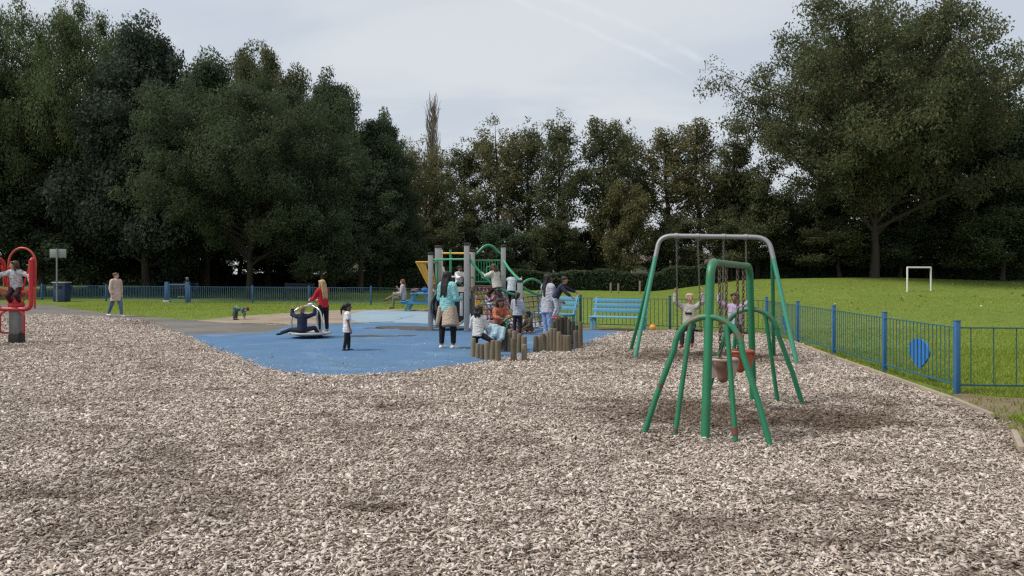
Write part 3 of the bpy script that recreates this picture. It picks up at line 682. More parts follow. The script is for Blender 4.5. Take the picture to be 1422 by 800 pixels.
fence('dark green back fence standing behind the two blue benches', [(2.03, 22.35), (4.45, 21.3), (6.80, 20.2)], M_POSTT, M_POSTT, skip_posts=(2,), bw=.016)
fence('fence run slanting back behind the climbing frame and picnic table', [(-7.2, 38.6), (-2.5, 34.6), (-.2, 29.2), (.9, 25.8), (2.03, 22.35)], M_POSTN, M_POSTT, skip_posts=(0, 4))
fence('blue fence run between the gate and the picnic table', [(-17.6, 41.3), (-13.9, 40.5), (-10.6, 39.5), (-7.2, 38.6)], M_POSTN, M_NAVY, pw=.08, bw=.024)
fence('blue fence run behind the walking woman, from the litter bin to the gate', [(-36, 46.2), (-32.0, 45.9), (-28.1, 45.2), (-23.4, 43.6), (-19.3, 42.1)], M_POSTN, M_NAVY, pw=.08, bw=.024)
gt = empty('metal_gate', (-19.2, 42.1, 0), 'blue framed metal gate with thick posts in the left fence', 'gate')
a = Vector((-19.2, 42.1, 0)); b = Vector((-17.75, 41.4, 0)); d = (b - a).normalized()
for p, w in ((a, .2), (b, .2)): MB().box(p + Vector((0, 0, .56)), (w, w, 1.16), None, .01).build('gate_post', M_POSTN, gt)
MB().box(a + Vector((0, 0, .05)), (.34, .34, .12), None, .02).build('footing', paint('pale_concrete', (.5, .48, .44), .9), gt)
m = MB(); A2 = a + d * .16; B2 = b - d * .16
for zz in (.12, 1.0): m.bar(A2 + Vector((0, 0, zz)), B2 + Vector((0, 0, zz)), .05, .05)
for p in (A2, B2): m.bar(p + Vector((0, 0, .12)), p + Vector((0, 0, 1.02)), .05, .05, up=(1, 0, 0))
for k in range(1, 10):
    p = A2.lerp(B2, k / 10); m.tube([p + Vector((0, 0, .12)), p + Vector((0, 0, 1))], .009, 6, False)
m.build('gate_frame', M_NAVY, gt)

# ------------------------------------------------------------------ sign, bin, benches, table, goal, ball
M_STEEL = paint('galvanised_steel', (.25, .26, .27), .5, 0, var=.12, metal=.4); M_GREYP = paint('grey_back_of_sign', (.26, .28, .28), .6, var=.12)
x, d = -25.4, 42.2
sg = empty('pole_sign', (x, d, 0), 'grey rectangular sign board on a tall pole before the left fence', 'sign')
MB().tube([(x, d, -.1), (x, d, 3.0)], .045, 10).build('pole', M_STEEL, sg)
MB().box((x + .02, d + .07, 2.73), (.92, .03, .48), None, .008).build('sign_board', M_GREYP, sg)
x, d = -25.6, 43.0
bn = empty('litter_bin', (x, d, 0), 'square dark blue litter bin with a pale lid behind the sign pole', 'litter bin')
m = MB(); m.box((x, d, .53), (.68, .6, 1.02), None, .03); m.build('body', paint('bin_navy', (.025, .05, .13), .5), bn)
m = MB(); m.box((x, d, 1.09), (.78, .7, .07), None, .02); m.build('lid', paint('bin_lid', (.38, .39, .38), .5), bn)
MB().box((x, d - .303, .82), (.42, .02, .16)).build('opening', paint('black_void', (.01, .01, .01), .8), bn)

def bench(name, a, b, seat_z, label, mat, legmat, group, face=1, slats=(3, 3), back=.42):
    a = Vector((*a, gz(*a))); b = Vector((*b, gz(*b))); o = empty(name, (a + b) / 2, label, 'bench', group)
    d = (b - a).normalized(); n = Vector((d.y, -d.x, 0)) * face      # n = the way it faces
    for k in range(slats[0]):
        p = n * (-.16 + .17 * k) + Vector((0, 0, seat_z)); MB().bar(a + p, b + p, .145, .035, bev=.008).build('seat_slat', mat, o)
    for k in range(slats[1]):
        zz = seat_z + .14 + k * back / slats[1]; p = -n * (.22 + .05 * k) + Vector((0, 0, zz + .03)); MB().bar(a + p, b + p, .03, .115, bev=.008).build('back_slat', mat, o)
    for t in (.05, .95):
        q = a.lerp(b, t); m = MB(); up = d
        m.bar(q + n * .17 + Vector((0, 0, -.03)), q + n * .17 + Vector((0, 0, seat_z - .02)), .07, .07, up=d)
        m.bar(q - n * .17 + Vector((0, 0, -.03)), q - n * .18 + Vector((0, 0, seat_z - .02)), .07, .07, up=d)
        m.bar(q - n * .19 + Vector((0, 0, seat_z - .02)), q - n * .36 + Vector((0, 0, seat_z + .12 + back)), .06, .05, up=d)
        m.bar(q - n * .2 + Vector((0, 0, seat_z - .035)), q + n * .24 + Vector((0, 0, seat_z - .035)), .06, .05)
        m.build('leg', legmat, o)
    return o
M_LBLUE = paint('bench_light_blue', (.11, .32, .46), .5, .06, (.2, .25, .3), .15)
GB = 'light blue benches in front of the back fence'
bench('slatted_bench', (2.24, 21.55), (3.72, 20.95), .38, 'light blue slatted bench fully in view, left of the big swing leg', M_LBLUE, M_LBLUE, GB, 1)
bench('slatted_bench', (.68, 23.5), (1.72, 22.1), .40, 'light blue slatted bench partly hidden by the woman in the grey hoodie', M_LBLUE, M_LBLUE, GB, 1)
M_DKB = paint('bench_navy', (.03, .04, .075), .6)
GPB = 'dark park benches beyond the left fence'
bench('park_bench', (-14.4, 47.4), (-12.4, 47.0), .42, 'empty dark park bench beyond the fence, above the roundabout', M_DKB, M_DKB, GPB)
bench('park_bench', (-21.9, 48.2), (-20.0, 47.8), .42, 'dark park bench beyond the blue gate with a person sitting on it', M_DKB, M_DKB, GPB)

tx, ty = -3.92, 32.6; M_TBL = paint('table_blue', (.06, .25, .43), .5, .05, (.15, .2, .22), .15)
tb = empty('picnic_table', (tx, ty, 0), 'blue picnic table with attached benches beside the climbing frame', 'picnic table')
for k in range(5): MB().box((tx - .30 + .15 * k, ty, .76), (.14, 1.7, .04), None, .008).build('top_plank', M_TBL, tb)
for s in (-1, 1):
    m = MB()
    for k in (0, 1): m.box((tx + s * (.60 + .15 * k), ty, .42), (.14, 1.7, .04), None, .008)
    m.build('bench_seat', M_TBL, tb)
for s in (-1, 1):
    m = MB(); y = ty + s * .58
    for q in (-1, 1): m.bar((tx + q * .22, y, .74), (tx + q * .62, y, -.03), .10, .05, up=(0, 1, 0))
    m.bar((tx - .80, y + .052 * s, .37), (tx + .80, y + .052 * s, .37), .05, .10, up=(0, 0, 1)); m.build('leg_frame', M_TBL, tb)
def bag(name, label, c, r, mat, strap):
    o = empty(name, c, label, 'bag'); m = MB(); m.ball(Vector(c) + Vector((0, 0, r[2] * .95)), r, None, 16, 11)
    for i, v in enumerate(m.v):
        n = float(vnoise(v[0] * 9 + v[2] * 5, v[1] * 9, 1)) ; m.v[i] = (v[0] + (n - .5) * .06, v[1], max(c[2], v[2] * 1.0 + (n - .5) * .03))
    m.build('bag_body', mat, o)
    q = Vector(c) + Vector((0, 0, r[2] * 1.6)); MB().tube(bez(q - Vector((r[0] * .5, 0, .02)), q + Vector((0, 0, .16)), q + Vector((r[0] * .5, 0, -.02)), 8), .012, 6).build('strap', strap, o)
bag('shoulder_bag', 'dark bag with a pink flap lying on the picnic table', (tx - .22, ty - .35, .782), (.17, .12, .10), cloth('bag_dark', (.06, .04, .05), pattern=[(.35, .20, .22)]), cloth('strap_black', (.015, .015, .02)))
bag('blue_bag', 'bright blue bag on the picnic table beside the dark bag', (tx + .2, ty - .3, .782), (.16, .12, .12), cloth('bag_blue', (.05, .13, .42)), cloth('strap_blue', (.03, .07, .2)))
bag('small_bag', 'small dark blue bag dropped at the foot of the right-hand log group', (1.22, 15.95, .02), (.14, .12, .055), cloth('bag_navy', (.025, .04, .08)), cloth('strap_black', (.015, .015, .02)))

gx, gy = 28.0, 52.0; M_WHITE = paint('goal_white', (.72, .72, .70), .5, var=.06)
P = [Vector((gx + q, gy + yy, gz(gx + q, gy + yy))) for q, yy in ((-1.0, -.35), (1.0, .35))]; zt = max(p.z for p in P) + 1.62
go = empty('goal_frame', P[0].lerp(P[1], .5), 'white metal football goal without a net on the grass rise', 'goal')
for p in P: MB().tube([p - Vector((0, 0, .1)), (p.x, p.y, zt)], .055, 10).build('goalpost', M_WHITE, go)
MB().tube([(P[0].x, P[0].y, zt), (P[1].x, P[1].y, zt)], .055, 10).build('crossbar', M_WHITE, go)
c = (3.86, 20.75, .115); t = NT('ball_skin'); vo = t.n('ShaderNodeTexVoronoi'); vo.inputs['Scale'].default_value = 7; t.l(t.tc.outputs['Object'], vo.inputs['Vector'])
M_BALL = t.col(t.mix(t.ramp(vo.outputs['Color'], [(.35, 0.0), (.45, 1.0)]), (.62, .30, .05), (.60, .16, .04)), .4)
tag(MB().ball(c, .095, None, 20, 14).build('play_ball', M_BALL, origin=c), 'orange ball lying at the foot of the back fence', 'ball')
M_STAKE = weathered('stake_wood', (.24, .20, .15), (.3, .26, .2))
for (px, py, dd, hh, lab) in ((848, 408, 57, .78, 'left of two short wooden posts close together before the hedge'), (858.5, 408, 57, .76, 'right of two short wooden posts close together before the hedge'), (888.5, 407, 57, .95, 'taller single wooden post before the hedge')):
    p = at(px, py, dd); p.z = gz(p.x, p.y); m = MB(); m.tube([p - Vector((0, 0, .2)), p + Vector((.01, 0, hh))], .075, 8); tag(m.build('wooden_post', M_STAKE, origin=p), lab, 'post', 'short wooden posts before the hedge')

# ------------------------------------------------------------------ swings
M_GRN = paint('swing_green', (.016, .18, .085), .45, .07, (.11, .055, .035), .3); M_GRNW = paint('swing_green_rusty', (.02, .17, .085), .5, .42, (.17, .075, .045), .25)
M_GRNP = paint('swing_green_pale', (.045, .26, .17), .45, .04, (.2, .2, .15), .2)
M_CHAIN = paint('chain_steel', (.16, .15, .14), .5, 0, metal=.6); M_CHR = paint('chain_rusty', (.10, .065, .045), .7)
M_CLAMP = paint('clamp_red', (.17, .05, .035), .6)
def chain(m, a, b, link_=.052, r=.0065, w=.014):
    a = Vector(a); b = Vector(b); L = (b - a).length; n = max(2, int(L / (link_ * .78))); d = (b - a).normalized(); u = d.orthogonal().normalized(); v = d.cross(u)
    for i in range(n):
        c = a.lerp(b, (i + .5) / n); x = u if i % 2 else v; h = link_ / 2
        m.tube([c + d * (h * math.cos(t)) + x * (w * math.sin(t)) for t in [2 * math.pi * k / 8 for k in range(8)]], r, 5, False, True)
sw = empty('toddler_swing_set', (2.4, 8.2, 0), 'low green painted cradle swing frame with arched legs and rust patches', 'swing frame')
N0 = Vector((1.825, 7.16, 0)); F0 = Vector((2.99, 9.36, 0)); dr = (F0 - N0).normalized(); pr = Vector((dr.y, -dr.x, 0))
NT_ = N0 + dr * .24 + Vector((0, 0, 1.71)); FT_ = F0 - dr * .24 + Vector((0, 0, 1.69))
UP = bend([N0 - Vector((0, 0, .1)), NT_, FT_, F0 - Vector((0, 0, .1))], .17, 6)
i1 = 6; i2 = len(UP) - 7
MB().tube(UP[:i1 + 2], .043, 14).build('upright', M_GRN, sw); MB().tube(UP[i2 - 1:], .040, 14).build('upright', M_GRN, sw)
MB().tube([NT_ + dr * .12, FT_ - dr * .12], .036, 14).build('top_bar', M_GRNW, sw)
def arch(base, top_in, hgt, half, inner, lean):
    def p(s, z, o=0): return base + pr * s + dr * (lean * z / hgt) + Vector((0, 0, z)) + dr * o
    rr = half * .52; P = [p(-half, -.08)] + [p(-half + (half - rr) * (z / (hgt - rr)), z) for z in (.4, hgt - rr)]
    for k in range(1, 12):
        a_ = math.pi * k / 12; P.append(p(-rr * math.cos(a_), hgt - rr + rr * math.sin(a_)))
    P += [p(rr, hgt - rr), p(half - (half - rr) * (.4 / (hgt - rr)), .4), p(half, -.08)]
    n1 = 3; MB().tube(P[:n1 + 1], .029, 12).build('leg', M_GRN, sw); MB().tube(P[-n1 - 1:], .029, 12).build('leg', M_GRN, sw); MB().tube(P[n1:len(P) - n1], .030, 12).build('arch', M_GRNW, sw)
    for s in (-1, 1):
        a_ = p(s * rr * .52, hgt - .03); b_ = p(s * inner, -.08); MB().tube([a_, b_], .024, 12).build('inner_leg', M_GRN, sw)
        if s > 0 and lean > 0: c_ = b_.lerp(a_, .17); MB().tube([c_ - (a_ - b_).normalized() * .03, c_ + (a_ - b_).normalized() * .03], .031, 12).build('clamp', M_CLAMP, sw)
arch(N0, NT_, 1.185, .625, .30, .16); arch(F0, FT_, 1.17, .60, .30, -.16)
M_SEATB = paint('cradle_brown', (.20, .105, .075), .6, .1, (.1, .06, .05)); M_SEATO = paint('cradle_orange', (.30, .06, .03), .5, .1, (.15, .06, .04))
M_SEATR = paint('cradle_rim', (.30, .24, .21), .5, 0)
def cradle(t, label, mat, rim):
    c = NT_.lerp(FT_, t); c = Vector((c.x, c.y, 0)); zs = .50; o = empty('cradle_swing', (c.x, c.y, zs), label, 'cradle swing', 'cradle swing seats')
    ax = pr; m = MB(); ring = []
    for k in range(20):
        q = 2 * math.pi * k / 20; ring.append(c + ax * (.145 * math.cos(q)) + dr * (.13 * math.sin(q)) + Vector((0, 0, zs + .21)))
    m.tube(ring, .017, 8, False, True); m.build('rim', rim, o)
    m = MB(); m.capsule(c + Vector((0, 0, zs + .02)), c + Vector((0, 0, zs + .19)), .055, .078, None, True, False, 16); m.build('bucket', mat, o)
    for s in (-1, 1):
        b = MB(); b.bar(c + ax * (.12 * s) + Vector((0, 0, zs + .21)), c + ax * (.07 * s) + Vector((0, 0, zs + .02)), .05, .09, up=ax); b.build('side_bar', rim, o)
    for s in (-1, 1):
        q = MB(); top = NT_.lerp(FT_, t) + dr * (.165 * s) - Vector((0, 0, .04)); kn = c + dr * (.13 * s) + Vector((0, 0, zs + .215))
        chain(q, top, kn); q.build('chain', M_CHR, o)
    return o
cradle(.27, 'brown cradle swing seat with a pale rim, nearer of the two', M_SEATB, M_SEATR); cradle(.72, 'orange cradle swing seat, farther of the two', M_SEATO, M_SEATO)

bs = empty('tall_swing_set', (3.7, 14.2, 0), 'tall green swing frame with a grey curved top bar near the back fence', 'swing frame')
LF = Vector((2.29, 14.2, 0)); LB = Vector((2.40, 15.5, 0)); RF = Vector((5.02, 13.25, 0)); RB = Vector((5.02, 14.5, 0))
TL = Vector((2.88, 14.72, 2.34)); TR = Vector((4.73, 13.95, 2.27)); bd = (TR - TL).normalized()
MB().tube(bend([LF.lerp(TL, .82), TL, TR, RF.lerp(TR, .82)], .26, 7), .043, 14).build('top_bar', M_STEEL, bs)
for a_, t_ in ((LF, TL), (RF, TR)): MB().tube([a_ - Vector((0, 0, .1)), a_.lerp(t_, .83)], .040, 14).build('leg', M_GRNP, bs)
for a_, t_, k in ((LB, TL, 1), (RB, TR, -1)): MB().tube([a_ - Vector((0, 0, .1)), (LF if k > 0 else RF).lerp(t_, .86)], .036, 14).build('leg', M_GRN, bs)
for q in (.16, .36, .60, .80): MB().tube([TL.lerp(TR, q) - bd * .035, TL.lerp(TR, q) + bd * .035], .053, 14).build('chain_bracket', M_STEEL, bs)
M_BLK = paint('rubber_black', (.018, .018, .02), .7)
def swing(q0, q1, off, zs, label):
    T = [TL.lerp(TR, q) - Vector((0, 0, .055)) for q in (q0, q1)]; fw = Vector((bd.y, -bd.x, 0)); mid = (T[0] + T[1]) / 2
    S = [Vector((mid.x, mid.y, zs)) + bd * (s * .23) + fw * off for s in (-1, 1)]; o = empty('flat_swing', (S[0] + S[1]) / 2, label, 'swing', 'flat swing seats of the big frame')
    m = MB(); m.bar(S[0] - bd * .02, S[1] + bd * .02, .17, .035, bev=.012); m.build('seat', M_BLK, o)
    for a_, b_ in zip(T, S):
        m = MB(); chain(m, a_, b_, .06, .0065, .015); m.build('chain', M_CHAIN, o)
    return S, fw
SW1, FW = swing(.16, .36, -.25, .50, 'flat black swing seat with the blond boy on it'); SW2, _ = swing(.60, .80, -.05, .50, 'flat black swing seat with the girl in lilac on it')

# ------------------------------------------------------------------ red standing spinner
M_RED = paint('spinner_red', (.46, .018, .022), .35, .03, (.2, .06, .04), .15); M_RED2 = paint('spinner_orange_red', (.50, .06, .035), .4, var=.15)
M_PGREY = weathered('post_grey', (.20, .20, .20), (.15, .14, .14)); M_PBLK = paint('post_black', (.02, .02, .02), .6)
sx, sy = -11.2, 17.1
sp = empty('standing_spinner', (sx, sy, 0), 'red tubular standing spinner on a thick grey post', 'spinner')
def spl(*pts): return [Vector((sx + a_, sy + b_, c_)) for a_, b_, c_ in pts]
m = MB(); m.box((sx, sy, .54), (.23, .23, .60), None, .02); m.build('pillar', M_PGREY, sp)
m = MB(); m.box((sx, sy, .09), (.245, .245, .32), None, .02); m.build('pillar_sleeve', M_PBLK, sp)
m = MB(); m.lathe([(.13, .84), (.16, .86), (.16, .93), (.10, .95), (.09, 1.02)], (sx, sy, 0), 18); m.build('hub', M_RED, sp)
MB().tube(bend(spl((-.36, -.12, 1.90), (-.36, -.12, .80), (.40, -.12, .80), (.40, -.12, 1.90)), .14), .048, 12).build('frame', M_RED, sp)
for s in (-.36, .40):
    m = MB(); m.tube(bend(spl((s, -.12, 1.88), (s, -.05, 1.95), (s * .88, .05, 1.82), (s * .86, .08, 1.30)), .06), .042, 10); m.build('handle', M_RED, sp)
hoop = spl((-.33, .22, .80)) + [Vector((sx - .02 + .31 * math.cos(math.pi - a_), sy + .22, 1.83 + .36 * math.sin(a_))) for a_ in [math.pi * k / 14 for k in range(15)]] + spl((.27, .22, .80))
MB().tube(hoop, .022, 10).build('hoop', M_RED2, sp)
for s in (-1, 1):
    MB().tube(spl((s * .33, -.06, 1.78), (s * .05, 0, .95)), .022, 10).build('brace', M_RED, sp)
    m = MB(); m.bar(*spl((s * .36 + .02, -.10, 1.25), (s * .10, -.02, 1.17)), .07, .05); m.build('footrest', M_RED2, sp)
    MB().tube(spl((s * .33, -.1, 1.2), (s * .1, 0, .88)), .018, 8).build('strut', M_RED2, sp)
    MB().tube(bend(spl((s * .06, -.1, .82), (s * .27, -.16, .70), (s * .27, -.16, .27), (s * .13, -.02, .27)), .07), .022, 10).build('foot_loop', M_RED, sp)

# ------------------------------------------------------------------ roundabout
rx, ry = -5.0, 18.75; M_DISC = paint('disc_grey', (.42, .42, .41), .55, .05, (.25, .22, .18), .15); M_INOX = paint('bright_steel', (.55, .56, .57), .3, 0, var=.08, metal=.8)
rb = empty('spinning_roundabout', (rx, ry, .016), 'small pale disc roundabout with bent steel grab rails on the blue surface', 'roundabout')
MB().lathe([(.30, .05), (.47, .085), (.52, .10), (.525, .125), (.515, .14), (.05, .15)], (rx, ry, .016), 40).build('disc', M_DISC, rb)
MB().lathe([(.06, -.02), (.06, .10), (.14, .11), (.14, .12)], (rx, ry, .016), 16).build('pivot', M_PBLK, rb)
MB().lathe([(.055, -.02), (.07, .0), (.07, .05), (.03, .075)], (rx, ry, .80), 16).build('hub', paint('hub_white', (.6, .6, .58), .4), rb)
for a_ in (200, 322, 84):
    q = Vector((math.cos(R(a_)), math.sin(R(a_)), 0)); c = Vector((rx, ry, .15)); MB().tube(bend([c + q * .43, c + q * .46 + Vector((0, 0, .35)), c + q * .36 + Vector((0, 0, .58)), c + q * .03 + Vector((0, 0, .67))], .16), .022, 10).build('grab_rail', M_INOX, rb)

# ------------------------------------------------------------------ log palisades
def logm(name, c, c2):
    m_ = weathered(name, c, c2); nt = m_.node_tree; oi = nt.nodes.new('ShaderNodeObjectInfo'); b = [n for n in nt.nodes if n.type == 'BSDF_PRINCIPLED'][0]
    src = b.inputs['Base Color'].links[0].from_socket; hs = nt.nodes.new('ShaderNodeHueSaturation'); mr = nt.nodes.new('ShaderNodeMapRange'); mr.inputs[3].default_value = .62; mr.inputs[4].default_value = 1.35
    nt.links.new(oi.outputs['Random'], mr.inputs[0]); nt.links.new(mr.outputs[0], hs.inputs['Value']); nt.links.new(src, hs.inputs['Color']); nt.links.new(hs.outputs[0], b.inputs['Base Color']); return m_
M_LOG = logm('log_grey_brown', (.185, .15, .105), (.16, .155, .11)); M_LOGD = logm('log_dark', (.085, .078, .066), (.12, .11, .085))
ORD = ['first', 'second', 'third', 'fourth', 'fifth', 'sixth', 'seventh', 'eighth', 'ninth', 'tenth', 'eleventh']
def logs(rows, group):
    rng = random.Random(hash(group) % 97)
    rng = random.Random(len(group))
    for (lab, mat, L) in rows:
        for i, (px, ty_, by_) in enumerate(L):
            x, y = g(px, by_); h = EYE - (ty_ - HY) * y / FPX; r = .0535 * rng.uniform(.93, 1.08); m = MB(); lx, ly = rng.gauss(0, .008), rng.gauss(0, .008)
            pr_ = [(r * 1.03, -.12), (r * 1.0, h * .3), (r * .97, h * .7), (r * .95, h - .02), (r * .86, h - .004), (r * .45, h + .004 * rng.random())]
            m.lathe(pr_, (x, y, 0), 12); m.v = [(v[0] + lx * v[2] / h + .006 * (float(vnoise(v[2] * 7 + px, v[0] * 30, 1)) - .5), v[1] + ly * v[2] / h, v[2]) for v in m.v]
            lb = lab if '{}' not in lab else lab.format(ORD[i]); tag(m.build('upright_log', mat, origin=(x, y, 0)), lb, 'log', group)
fA = [(657, 470, 496.5), (663.6, 477, 498.5), (670.2, 477.6, 500), (676.6, 475, 500.5), (683.6, 472.6, 502.5), (691.6, 472.8, 505)]
bA = [(680, 464, 487), (687.6, 462.5, 487.5), (694.6, 459.5, 487.8), (701.3, 457, 488), (708.2, 457, 488.6), (714.6, 459.5, 489.4), (721, 463.5, 490.2), (727.6, 467, 491)]
fB = [(744, 466.5, 490.5), (749.4, 466.5, 490.3), (754.6, 463, 490.3), (759.8, 460, 490.2), (765, 456.2, 490.2), (770.2, 456.4, 490.3), (775.4, 460.5, 490.4), (780.2, 465, 490.6), (785, 465.6, 491), (790, 465.8, 491.4)]
bB = [(768, 446, 484), (773.4, 442.6, 484), (778.8, 441, 484), (784.2, 439.6, 484), (789.4, 443, 484), (794.4, 446, 484), (799, 451, 484)]
logs([('{} log from the left in the front row of the left-hand log group', M_LOG, fA), ('{} log from the left in the taller back row of the left-hand log group', M_LOG, bA), ], 'logs of the left-hand log group')
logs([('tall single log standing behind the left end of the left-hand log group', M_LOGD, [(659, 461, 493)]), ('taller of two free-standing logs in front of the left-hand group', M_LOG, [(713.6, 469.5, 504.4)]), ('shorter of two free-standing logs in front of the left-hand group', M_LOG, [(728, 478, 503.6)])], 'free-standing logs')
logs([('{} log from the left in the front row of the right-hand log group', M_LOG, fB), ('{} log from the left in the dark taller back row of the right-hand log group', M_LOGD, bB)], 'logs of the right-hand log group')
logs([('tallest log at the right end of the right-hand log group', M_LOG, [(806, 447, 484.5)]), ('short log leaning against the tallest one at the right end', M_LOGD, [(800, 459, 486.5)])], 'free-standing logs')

# ------------------------------------------------------------------ climbing frame
M_CPOST = paint('frame_post_grey', (.31, .315, .31), .5, .05, (.2, .19, .17), .12); M_CAP = paint('cap_black', (.025, .022, .022), .6)
M_CGRN = paint('rail_green', (.03, .27, .12), .4, var=.15); M_CYEL = paint('barrier_yellow', (.58, .34, .045), .45, var=.12); M_CWHT = paint('rail_white', (.62, .62, .60), .4, var=.08)
M_DECK = paint('deck_brown', (.13, .085, .06), .7); M_BEAM = paint('deck_beam_beige', (.34, .31, .25), .6); M_DKPAN = paint('panel_dark', (.05, .03, .025), .5)
M_TUN = paint('tunnel_grey', (.075, .085, .10), .5); M_ROPE = cloth('net_rope', (.22, .05, .06), pattern=[(.36, .28, .27)])
cf = empty('climbing_frame', (-1.3, 21.3, 0), 'climbing frame tower with grey posts, green rails and a yellow barrier', 'climbing frame')
P1 = Vector((-2.27, 21.1, 0)); P2 = Vector((-2.17, 22.3, 0)); P3 = Vector((-1.225, 20.5, 0)); P4 = Vector((-1.125, 21.75, 0)); P5 = Vector((-.25, 21.9, 0)); P6 = Vector((.22, 20.6, 0)); P7 = Vector((1.0, 22.4, 0))
UPZ = lambda z: Vector((0, 0, z))
for p, h, w in ((P1, 2.12, .135), (P2, 2.36, .19), (P3, 2.36, .145), (P4, 2.22, .12), (P5, 2.36, .14), (P6, 1.36, .15)):
    m = MB(); m.box(p + UPZ(h / 2 - .05), (w, w, h + .1), None, .012); po = m.build('post', M_CPOST, cf)
    m = MB(); m.box(p + UPZ(h + .035), (w * 1.12, w * 1.12, .07), None, .02); c_ = m.build('post_cap', M_CAP, po, world=False)
    c_.data.transform(Matrix.Translation(-Vector(cf.location)))
m = MB(); m.box((P1 + P4) / 2 + UPZ(1.22), (1.0, 1.0, .06)); m.build('deck', M_DECK, cf)
m = MB(); m.box((P4 + P5) / 2 + Vector((0, .15, 1.22)), (.80, .75, .06)); m.build('deck', M_DECK, cf)
m = MB(); m.bar(P1 + UPZ(1.17), P3 + UPZ(1.17), .05, .14); m.build('beam', M_BEAM, cf)
m = MB(); m.bar(P4 + UPZ(1.16), P5 + UPZ(1.16), .05, .10); m.build('beam', M_BEAM, cf)
m = MB(); m.bar(P3 + UPZ(1.17), P4 + UPZ(1.17), .05, .12); m.build('beam', M_BEAM, cf)
def rail(a_, b_, r, mat, nm='rail'): MB().tube([a_, b_], r, 10).build(nm, mat, cf)
rail(P1 + UPZ(1.99), P3 + UPZ(1.99), .026, M_CGRN); rail(P2 + UPZ(2.20), P4 + UPZ(2.18), .028, M_CYEL); rail(P3 + UPZ(1.5), P4 + UPZ(1.5), .02, M_CGRN)
rail(P1 + UPZ(1.94), P2 + UPZ(1.94), .022, M_CGRN)
q = P2.lerp(P4, .36); rail(q + UPZ(1.25), q + UPZ(2.30), .036, M_CGRN, 'upright_bar'); q = P2.lerp(P4, .10); rail(q + UPZ(1.25), q + UPZ(2.30), .03, M_CWHT, 'upright_bar'); q = P2.lerp(P4, .9); rail(q + UPZ(1.25), q + UPZ(2.18), .028, M_CYEL, 'upright_bar')
q = P1.lerp(P2, .85); rail(q + UPZ(1.25), q + UPZ(2.05), .028, M_CGRN, 'upright_bar')
MB().tube(bend([P2 + Vector((.16, -.3, 1.80)), P2 + Vector((.24, -.3, 1.50)), P2 + Vector((.55, -.3, 1.50)), P2 + Vector((.85, -.3, 1.53))], .2), .030, 10).build('grab_rail', M_CWHT, cf)
m = MB(); m.box(P2.lerp(P4, .5) + Vector((0, .02, 1.42)), (.62, .03, .28)); m.build('kick_panel', M_DKPAN, cf)
# yellow bulging barrier on the left side
yb = MB(); A0, A1 = P1 + Vector((-.04, .12, 0)), P2 + Vector((-.06, -.1, 0)); out = Vector((-.38, 0, 0))
T0, T1, B0, B1 = A0 + out + UPZ(1.92), A1 + out + UPZ(1.92), A0 + out * .12 + UPZ(1.28), A1 + out * .12 + UPZ(1.28)
for a_, b_ in ((T0, T1), (B0, B1), (T0, A0 + UPZ(1.92)), (T1, A1 + UPZ(1.92))): yb.tube([a_, b_], .028, 10)
for k in range(9): yb.tube([T0.lerp(T1, k / 8), B0.lerp(B1, k / 8)], .018, 8)
for k in (1, 2): yb.tube([T0.lerp(A0 + UPZ(1.92), k / 3), B0.lerp(A0 + UPZ(1.28), k / 3)], .016, 8); yb.tube([T1.lerp(A1 + UPZ(1.92), k / 3), B1.lerp(A1 + UPZ(1.28), k / 3)], .016, 8)
yb.build('bulging_barrier', M_CYEL, cf)
# green arched barrier between P4 and P5
ab = MB(); a_, b_ = P4 + UPZ(2.16), P5 + UPZ(2.18); d_ = b_ - a_
ab.tube(bend([a_, a_ + d_ * .12, a_ + d_ * .38 + UPZ(.25), a_ + d_ * .62 + UPZ(.25), a_ + d_ * .88, b_], .16), .034, 12); ab.build('arch', M_CGRN, cf)
ab = MB()
for zz in (1.98, 1.36): ab.tube([P4 + UPZ(zz), P5 + UPZ(zz)], .026, 10)
for k in range(1, 11): q = P4.lerp(P5, k / 11); ab.tube([q + UPZ(1.36), q + UPZ(1.98)], .013, 8)
ab.build('barred_barrier', M_CGRN, cf)
ab = MB(); q0, q1 = P4.lerp(P5, .45) + Vector((0, -.1, 0)), P4.lerp(P5, .8) + Vector((0, -.1, 0)); ab.tube(bend([q0 + UPZ(1.48), q0 + UPZ(1.80), q1 + UPZ(1.80), q1 + UPZ(1.48), q0 + UPZ(1.47)], .07), .02, 8); ab.build('hand_loop', M_CGRN, cf)
# curved handrails of the ramp
RB0 = Vector((.30, 19.7, .16)); RB1 = Vector((1.0, 20.35, .16))
MB().tube(bez(P3 + UPZ(2.02) + Vector((.06, 0, 0)), P3 + Vector((.65, -.2, 1.15)), P6 + Vector((-.06, -.05, 1.0)), 14), .036, 12).build('handrail', M_CGRN, cf)
MB().tube(bez(P5 + UPZ(2.02), P5 + Vector((.12, -.25, 1.72)), P6 + Vector((.02, 0.1, 1.40)), 12), .036, 12).build('handrail', M_CGRN, cf)
MB().tube(bez(P6 + UPZ(1.28), P6 + Vector((.4, .5, .98)), P7 + Vector((-.1, 0, .98)), 10), .036, 12).build('handrail', M_CGRN, cf)
MB().tube(bez(P6 + UPZ(1.26), P6 + Vector((.3, .6, 1.62)), P7 + Vector((-.1, .05, 1.28)), 12), .032, 12).build('handrail', M_CGRN, cf)
m = MB(); m.box(P7 + UPZ(.62), (.11, .11, 1.32), None, .012); m.build('post', M_CPOST, cf)
